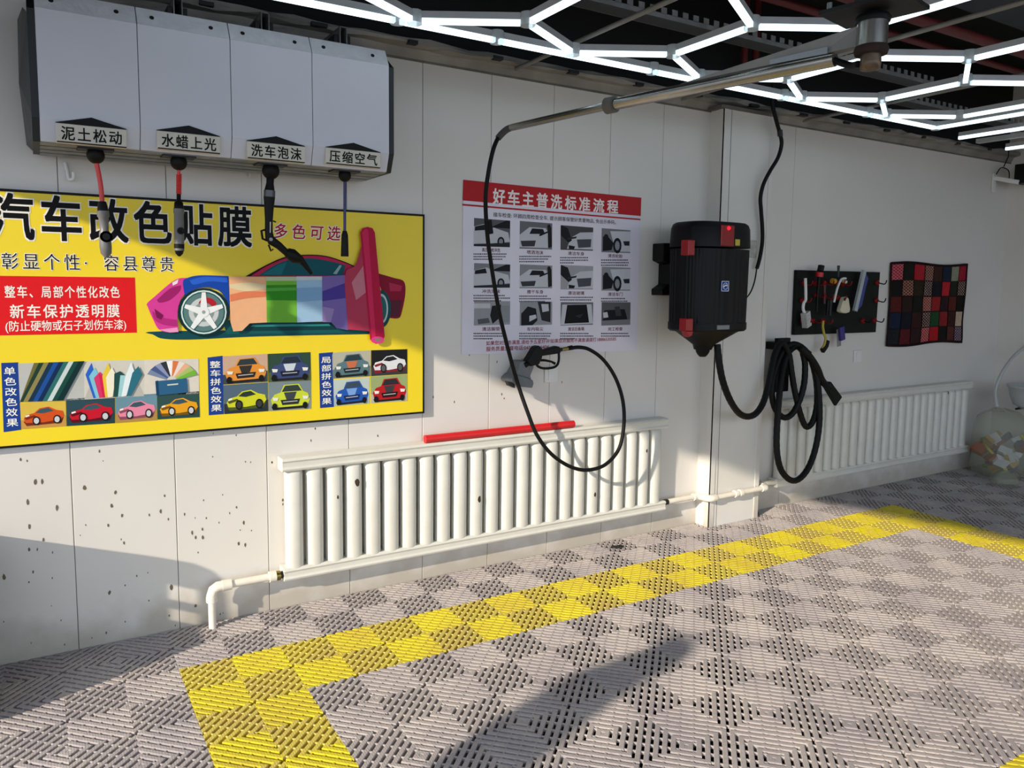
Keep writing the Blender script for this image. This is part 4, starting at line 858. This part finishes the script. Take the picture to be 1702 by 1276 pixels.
t = thing('scraper', 'blue handled scraper with a grey blade hanging under the middle of the board', 'scraper', H(615, 950, yt2), 'tools on the board')
mb = MB(); mb.bar(H(625,870,yt2), H(638,1030,yt2), .02, .05, mat('blue_purple', '2e2878', .4), up=(1, 0, 0)); mb.build('handle', t, bevel=.004)
mb = MB(); mb.bar(H(592,900,yt2+.012), H(600,1100,yt2+.012), .004, .042, M_GALV, up=(1, 0, 0)); mb.build('blade', t)
for k, (a, b, lab) in enumerate((((470, 560), (455, 740), 'dark slim brush beside the cream pad, left of it'), ((500, 555), (490, 740), 'dark slim brush in the middle of the tool board'), ((425, 380), (425, 600), 'dark red topped brush under the third hook of the tool board'))):
    mb = MB(); mb.tube([H(*a, yt2), H(*b, yt2)], [.012, .009], [M_BLACK, M_DARK, mat('dark_red', '4a1418', .5)][k], 8); tag(mb.build('slim_brush'), lab, 'brush', 'tools on the board')

# ================================================================== PATCHWORK MAT
K = lambda zx, zy: at(1465+zx/7.506, 420+zy/7.506, YW-.012)
quilt = thing('patchwork_mat', 'patchwork leather mat pinned on the wall right of the tool board', 'mat', (5.7, YW-.006, 1.11))
def kq(s, t):
    tl, tr, br, bl = K(128,128), K(1062,152), K(990,1108), K(62,1158)
    p = (tl*(1-s)+tr*s)*(1-t)+(bl*(1-s)+br*s)*t
    p.x += .012*sin(t*6+1)*(s-.5); p.z += .010*sin(s*7)*(1-2*t); p.y = YW-.012-.008*abs(sin(s*9+t*5))*.6
    return p
mb = MB(); N_ = 16; vs = [kq(i/N_, j/N_)+Vector((0, .005, 0)) for j in range(N_+1) for i in range(N_+1)]
mb.add(vs+[v+Vector((0, .004, 0)) for v in vs], [(j*(N_+1)+i, j*(N_+1)+i+1, (j+1)*(N_+1)+i+1, (j+1)*(N_+1)+i) for j in range(N_) for i in range(N_)], mat('mat_binding', '241012', .7, 0, .3, 40., spec=.15)); mb.build('backing', quilt)
rows = [(.02, .205), (.215, .395), (.41, .59), (.605, .79), (.80, .98)]
cols = [(.012,.145),(.155,.285),(.295,.42),(.43,.535),(.545,.66),(.67,.775),(.785,.885),(.895,.99)]
cc = [['c01c48','16180f','b3202c','6a3428','3c2018','16243c','93947c','a51c2c'],
      ['0c0a0c','6c3018','2c2210','1c1e24','14101c','c0202c','1c2018','1c1412'],
      ['5a1c18','2c1a14','14120f','9a3c30','9c2022','2a1418','5c2018','120e0c'],
      ['14223c','0f1020','381618','2c1218','1a4a26','8c2022','3c1814','c8b094'],
      ['1c1e26','58141a','2c1416','b8243a','b3181c','14100c','5a2a24','262250']]
dia = {(0,0),(0,3),(1,1),(1,3),(1,7),(2,3),(3,3),(4,3),(4,7)}
mb = MB(); st = MB(); M_ST = mat('stitching', 'c9a898', .7)
def lp(s, t, d=.0): p = kq(s, t); return p+Vector((0, -.0005-d, 0))
for r, (t0, t1) in enumerate(rows):
    for c, (s0, s1) in enumerate(cols):
        m = mat('leather_'+cc[r][c], cc[r][c], .6, 0, .3, 60., .15, 120., spec=.12)
        for a in range(2):
            for b in range(3):
                S0, S1 = s0+(s1-s0)*a/2, s0+(s1-s0)*(a+1)/2; T0, T1 = t0+(t1-t0)*b/3, t0+(t1-t0)*(b+1)/3
                mb.add([lp(S0,T0), lp(S1,T0), lp(S1,T1), lp(S0,T1)], [(0,1,2,3)], m)
        if (r, c) in dia:
            nx, ny = 3, 5
            for i in range(nx):
                for j in range(ny):
                    a = (s0+(s1-s0)*(i+.05)/nx, t0+(t1-t0)*(j+.05)/ny); b = (s0+(s1-s0)*(i+.95)/nx, t0+(t1-t0)*(j+.95)/ny)
                    st.tube([lp(a[0],a[1],.001), lp(b[0],b[1],.001)], .0014, M_ST, 4); st.tube([lp(b[0],a[1],.001), lp(a[0],b[1],.001)], .0014, M_ST, 4)
mb.build('patches', quilt, fix=False); st.build('stitching', quilt)
mb = MB(); edge = [kq(i/20, 0) for i in range(21)]+[kq(1, i/20) for i in range(1, 21)]+[kq(1-i/20, 1) for i in range(1, 21)]+[kq(0, 1-i/20) for i in range(1, 21)]
mb.tube(edge, .008, MATS['mat_binding'], 6); mb.build('piping', quilt)

# ================================================================== LED CEILING GRID
ZL = 2.60; s_ = .455; w_ = s_*3**.5; lx, ly = .925, -.24
def tube_light(a, b, label, trim=.03):
    a = Vector((a[0], a[1], ZL)); b = Vector((b[0], b[1], ZL)); d = (b-a).normalized(); a = a+d*trim; b = b-d*trim
    t = thing('led_tube_light', label, 'light', (a+b)/2, 'white tubes of the hexagon light grid')
    mb = MB(); mb.bar(a+Vector((0,0,.022)), b+Vector((0,0,.022)), .020, .028, M_LEDH); mb.build('housing', t)
    mb = MB(); mb.bar(a+Vector((0,0,-.002)), b+Vector((0,0,-.002)), .022, .020, M_LED); mb.build('diffuser', t)
def conn(x, y, label):
    mb = MB(); mb.lathe((x, y, ZL), [(.03, -.014), (.032, -.01), (.032, .034), (.03, .038)], M_CLEAR, 12); tag(mb.build('tube_connector'), label, 'connector', 'clear joints of the hexagon light grid')
ordn = ['first', 'second', 'third', 'fourth', 'fifth']
for k in range(-1, 5):
    U = (lx+w_*k, ly); Lw = (lx+w_*(k+.5), ly-s_/2); D = (Lw[0], Lw[1]-s_); U2 = (U[0], U[1]-2*s_); D2 = (U2[0], U2[1]-s_); Un = (lx+w_*(k+1), ly); U2n = (Un[0], U2[1])
    row = 'white LED tube in the zigzag row nearest the wall'
    if k >= 0:
        tube_light(U, Lw, row); conn(*U, 'clear tube joint in the zigzag row nearest the wall')
    if k < 4: tube_light(Lw, Un, row)
    conn(*Lw, 'clear tube joint in the zigzag row nearest the wall')
    tube_light(Lw, D, 'white LED tube linking the first and second zigzag rows')
    conn(*D, 'clear tube joint in the second zigzag row from the wall')
    tube_light(D, U2, 'white LED tube in the second zigzag row from the wall') if k >= 0 else None
    if k == 4: continue
    tube_light(D, U2n, 'white LED tube in the second zigzag row from the wall')
    conn(*U2n, 'clear tube joint in the second zigzag row from the wall')
    tube_light(U2n, (U2n[0], U2n[1]-s_), 'white LED tube beyond the second zigzag row')
xs = [lx-w_*1.2, lx-.06, 1.33, 2.22, 3.18, 3.95, 4.68]
for i, (a, b) in enumerate(zip(xs[:-1], xs[1:])):
    tube_light((a, ly+.035), (b, ly+.035), 'long white LED tube on the straight border beside the wall', .012); conn(b, ly+.035, 'clear tube joint on the straight border beside the wall')
tube_light((4.68, ly+.035), (4.68, ly-.95), 'white LED tube on the short right border of the grid', .012)
for (u, v, u2, v2, lab) in ((1594, 229, 1702, 206, 'separate white LED tube beyond the grid corner, the nearer one'), (1672, 247, 1702, 240, 'separate white LED tube at the far right edge under the ceiling')):
    a = atz(u, v, ZL); b = atz(u2, v2, ZL); d = (b-a).normalized(); tube_light(a, a+Vector((0, -1.0, 0)), lab, 0)
a = atz(1625, 235, ZL+.03); b = atz(1702, 218, ZL+.03); mb = MB(); mb.bar(a, a+Vector((0, -1.0, 0)), .05, .03, M_LEDH); tag(mb.build('light_housing'), 'unlit grey tube housing between the two far right tubes', 'light housing')

# rods, trays, pipes under the ceiling
for x, lab in ((1.785, 'thin grey steel rod crossing above the procedure poster'), (2.97, 'thin grey steel rod crossing behind the boom, left of the pillar'), (4.09, 'thin grey steel rod right of the pillar')):
    mb = MB(); mb.tube([(x, YW+.015, 2.675), (x, -3.6, 2.69)], .011, mat('grey_rod', '8d8a84', .5, .2, .2), 10); tag(mb.build('ceiling_rod'), lab, 'rod')
def tray(x0, x1, y, z, label):
    t = thing('cable_tray', label, 'cable tray', ((x0+x1)/2, y, z))
    mb = MB(); mb.box((x0, y-.05, z), (x1, y+.05, z+.003), M_DARK); mb.build('bed', t)
    for sgn in (-1, 1):
        mb = MB(); yy = y+sgn*.05; mb.box((x0, yy-.002, z), (x1, yy+.002, z+.022), M_GALV)
        x = x0
        while x < x1-.03: mb.box((x, yy-.002, z+.02), (x+.035, yy+.002, z+.05), M_GALV); x += .07
        mb.build('slotted_side', t)
tray(1.55, 4.45, -.25, 2.82, 'slotted grey cable tray above the middle of the light grid')
tray(4.5, 6.8, .03, 2.80, 'slotted grey cable tray above the right corner of the light grid')
for y, z, r, lab in ((-.40, 3.0, .022, 'red sprinkler pipe under the ceiling, the one nearer the wall'), (-.62, 3.0, .03, 'thicker red sprinkler pipe under the ceiling, further from the wall')):
    mb = MB(); mb.tube([(1.4, y, z), (6.8, y, z)], r, M_REDPIPE, 12); tag(mb.build('sprinkler_pipe'), lab, 'pipe')
for u, lab in ((1237, 'left of the two upright red pipes behind the boom'), (1256, 'right of the two upright red pipes behind the boom')):
    p = at(u, 90, .30); mb = MB(); mb.tube([(p.x, .30, 2.79), (p.x, .30, 3.4)], .022, M_REDPIPE, 12); tag(mb.build('riser_pipe'), lab, 'pipe')

# ================================================================== RIGHT CORNER
bag = thing('rubbish_bag', 'translucent plastic bag full of rubbish on the floor in the right corner', 'bag', (6.45, .13, 0))
def blob(cx, cy, prof, m, n=56, amp=.05, seed=1, lean=(0, 0)):
    rnd = random.Random(seed); ph = [rnd.uniform(0, 6.28) for _ in range(8)]; mb = MB(); secs = []
    for z, rx, ry in prof:
        q = []
        for j in range(n):
            a = 2*pi*j/n; k = 1+amp*(sin(3*a+ph[0]+z*9)+.7*sin(7*a+ph[1]-z*14)+.5*sin(11*a+ph[2]+z*30))
            q.append((cx+lean[0]*z+rx*k*cos(a), cy+lean[1]*z+ry*k*sin(a), z+.012*sin(5*a+ph[3])*(1 if z > .02 else 0)))
        secs.append(q)
    mb.ring(secs, m); return mb
M_BAG = mat('bag_film', 'b9bba4', .3, 0, .1, 8., .5, 16., alpha=.30)
blob(6.49, .10, [(.004,.20,.17),(.02,.235,.20),(.09,.245,.215),(.2,.25,.21),(.32,.25,.205),(.42,.235,.19),(.49,.20,.16),(.53,.13,.11),(.55,.05,.05)], M_BAG, amp=.045, lean=(-.05, .05)).build('bag_film', bag)
rnd = random.Random(4); mb = MB()
for k in range(46):
    cxx, cyy, czz = 6.48+rnd.uniform(-.15, .15), .13+rnd.uniform(-.13, .11), rnd.uniform(.05, .33); sz = rnd.uniform(.02, .05)
    m = mat(*[('trash_a','a8863a',.5),('trash_b','8a3a30',.5),('trash_c','d8d8d4',.4),('trash_d','c8c23a',.5),('trash_e','5a4a6a',.5),('trash_f','6a7a3a',.5),('trash_g','e4e4e4',.4),('trash_h','a04a28',.5)][k % 8])
    ax = Vector((rnd.uniform(-1,1), rnd.uniform(-1,1), rnd.uniform(-1,1))).normalized(); ay = ax.orthogonal().normalized(); az = ax.cross(ay)
    mb.obox((cxx, cyy, czz), ax*sz, ay*sz*rnd.uniform(.4,.9), az*sz*rnd.uniform(.2,.7), m)
mb.build('rubbish', bag, kind='stuff')
mb = blob(6.20, -.06, [(.003,.11,.09),(.02,.12,.09),(.06,.09,.07),(.09,.03,.03)], M_BAG, 24, .1, 5); mb.build('loose_end', bag)
bas = thing('wash_tub', 'white round plastic tub behind the rubbish bag, against the end wall', 'tub', (6.60, -.08, 0))
M_TUB = mat('tub_white', 'b9bcbb', .35, 0, .06, 6.)
mb = MB(); c0 = (6.55, -.08, .12)
mb.lathe(c0, [(.001,.46),(.10,.46),(.15,.49),(.175,.56),(.190,.63),(.20,.635),(.20,.65),(.185,.65),(.172,.61),(.155,.55),(.12,.50),(.001,.49)], M_TUB, 36); mb.build('tub', bas)
mb = MB()
for y in (-.20, .04): mb.tube([(6.80, y, .0), (6.80, y, .60)], .012, M_DARK, 8); mb.tube([(6.80, y, .57), (6.48, y+.02*(1 if y < 0 else -1), .57)], .010, M_DARK, 8)
mb.build('stand', bas, label='dark metal stand')
mb = MB(); mb.tube(spline([(6.40,.13,.585),(6.385,.14,.66),(6.39,.14,.75),(6.44,.13,.86),(6.55,.12,.97),(6.70,.11,1.05),(6.84,.10,1.08)], 6), .013, M_TUB, 10); tag(mb.build('drain_hose'), 'pale hose arching over the white tub', 'hose')
cam_t = thing('projector_bracket', 'white wall bracket arm holding a small black device near the right ceiling', 'bracket', (6.70, YW, 2.47))
a = at(1652, 300, YW-.01)
mb = MB(); mb.box((a.x-.02, YW-.016, a.z-.10), (a.x+.03, YW-.002, a.z+.06), M_WHITE); mb.build('wall_plate', cam_t, bevel=.003)
e = at(1694, 303, .20)
mb = MB(); mb.bar(a+Vector((0, 0, .02)), e, .03, .035, M_WHITE); mb.build('arm', cam_t, bevel=.004)
mb = MB(); mb.tube(spline([a+Vector((.01,-.01,.05)), a.lerp(e, .25)+Vector((0,0,.11)), a.lerp(e, .55)+Vector((0,0,.09)), a.lerp(e, .6)+Vector((0,0,.02))], 6), .004, M_BLACK, 8); mb.build('cable', cam_t)
mb = MB(); b_ = Vector((e.x+.07, .17, e.z+.05)); mb.box((b_.x-.08, .10, b_.z-.06), (b_.x+.075, .24, b_.z+.10), M_BLACK); mb.build('device', cam_t, bevel=.006, label='black boxy device')
mb = MB(); mb.box((b_.x-.06, .098, b_.z-.05), (b_.x+.06, .101, b_.z+.0), ink('8a8c90')); mb.build('device_grille', cam_t, label='pale grille')
p = at(1675, 245, .28); mb = MB(); mb.tube(spline([p+Vector((0,.03,.16)), p+Vector((.02,0,-.04)), p+Vector((.0,0,-.10)), p+Vector((-.04,0,-.16))], 5), .004, M_BLACK, 8); tag(mb.build('hanging_wire'), 'short black wire dangling above the wall bracket', 'wire')
mb = MB(); c = fl_ = atz(1025, 909, .004); mb.add([(c.x+.05*cos(k*2*pi/9)*random.uniform(.6, 1.1), c.y+.025*sin(k*2*pi/9)*random.uniform(.6, 1.1), .004+.006*(k % 2)) for k in range(9)]+[(c.x, c.y, .014)], [(k, (k+1) % 9, 9) for k in range(9)], mat('dark_rag', '1a201c', .9)); tag(mb.build('rag_scrap'), 'scrap of dark rag on the grey grating below the long radiator', 'rag')

# ================================================================== OUT OF FRAME AT THE LEFT: added block shaped for its shadow, and bystander in the sunlit opening
blocker = thing('unseen_blocker', 'unseen low dark grey block, added to cast the shadow low on the long wall', 'blocker', (-1.13, .12, 0))
M_BLOCKER = mat('blocker_grey', '3c3e40', .5, 0, .1)
mb = MB(); mb.box((-1.58, -.12, .05), (-.685, .35, .355), M_BLOCKER); mb.build('lower_block', blocker, bevel=.008)
UP_ = [(.03, .355), (.352, .355), (.352, .575), (.148, .630), (.085, .640), (.055, .625), (.036, .59)]
mb = MB(); mb.prismx(UP_, M_BLOCKER, -1.58, -.98); mb.build('upper_body', blocker, bevel=.006)
mb = MB()
for q in ([(.125, .355), (.352, .355), (.352, .575), (.148, .630), (.125, .634)], [(.036, .53), (.125, .53), (.125, .634), (.085, .640), (.055, .625), (.038, .59)], [(.03, .355), (.07, .355), (.07, .53), (.034, .53)], [(.07, .42), (.125, .42), (.125, .45), (.07, .45)]):
    mb.prismx(q, M_BLOCKER, -.72, -.69)
mb.build('light_gap_end', blocker)  # opening and bar cut to let a patch of sun through
for y in (-.06, .28):
    for x in (-1.5, -.8):
        mb = MB(); mb.lathe((x-.012, y, .03), [(.03, 0), (.03, .024)], M_RUB, 18, 'x'); mb.tube([(x, y, .03), (x, y, .06)], .01, M_DARK, 8); mb.build('caster', blocker)
# bystander
per = thing('person', 'person in dark clothes standing outside the drive-in opening', 'person', (-2.04, -2.18, 0))
def skin_body():
    J = [(0,0,.92),(0,0,1.12),(-.01,.0,1.30),(0,.0,1.41),(.06,.0,1.49),(.115,0,1.58),(.125,0,1.655)]
    vs = list(J); ed = [(i, i+1) for i in range(6)]; rad = [.145,.14,.145,.125,.08,.09,.075]
    def chain(root, pts, rs):
        p = root
        for q, r in zip(pts, rs): vs.append(q); rad.append(r); ed.append((p, len(vs)-1)); p = len(vs)-1
    for sg in (-1, 1):
        chain(0, [(0,.09*sg,.86),(.01,.10*sg,.48),(0,.10*sg,.09),(.12,.11*sg,.04)], [.10,.065,.045,.035])
        chain(3, [(0,.15*sg,1.42),(0,.165*sg,1.16),(.04,.16*sg,.92),(.06,.15*sg,.82)], [.055,.045,.034,.03])
    me = bpy.data.meshes.new('body'); o = bpy.data.objects.new('body', me); COL.objects.link(o)
    me.from_pydata(vs, ed, []); me.materials.append(mat('dark_cloth', '23262c', .8))
    sk = o.modifiers.new('skin', 'SKIN'); 
    for i, r in enumerate(rad): me.skin_vertices[0].data[i].radius = (r, r)
    me.skin_vertices[0].data[0].use_root = True
    o.modifiers.new('sub', 'SUBSURF').levels = 2; o.modifiers['sub'].render_levels = 2
    dg = bpy.context.evaluated_depsgraph_get(); m2 = bpy.data.meshes.new_from_object(o.evaluated_get(dg)); bpy.data.objects.remove(o)
    b = bpy.data.objects.new('body', m2); COL.objects.link(b); b.parent = per; return b
body = skin_body(); per.rotation_euler = (0, 0, radians(-69.7)); per.scale = (1.03, 1.03, 1.035)
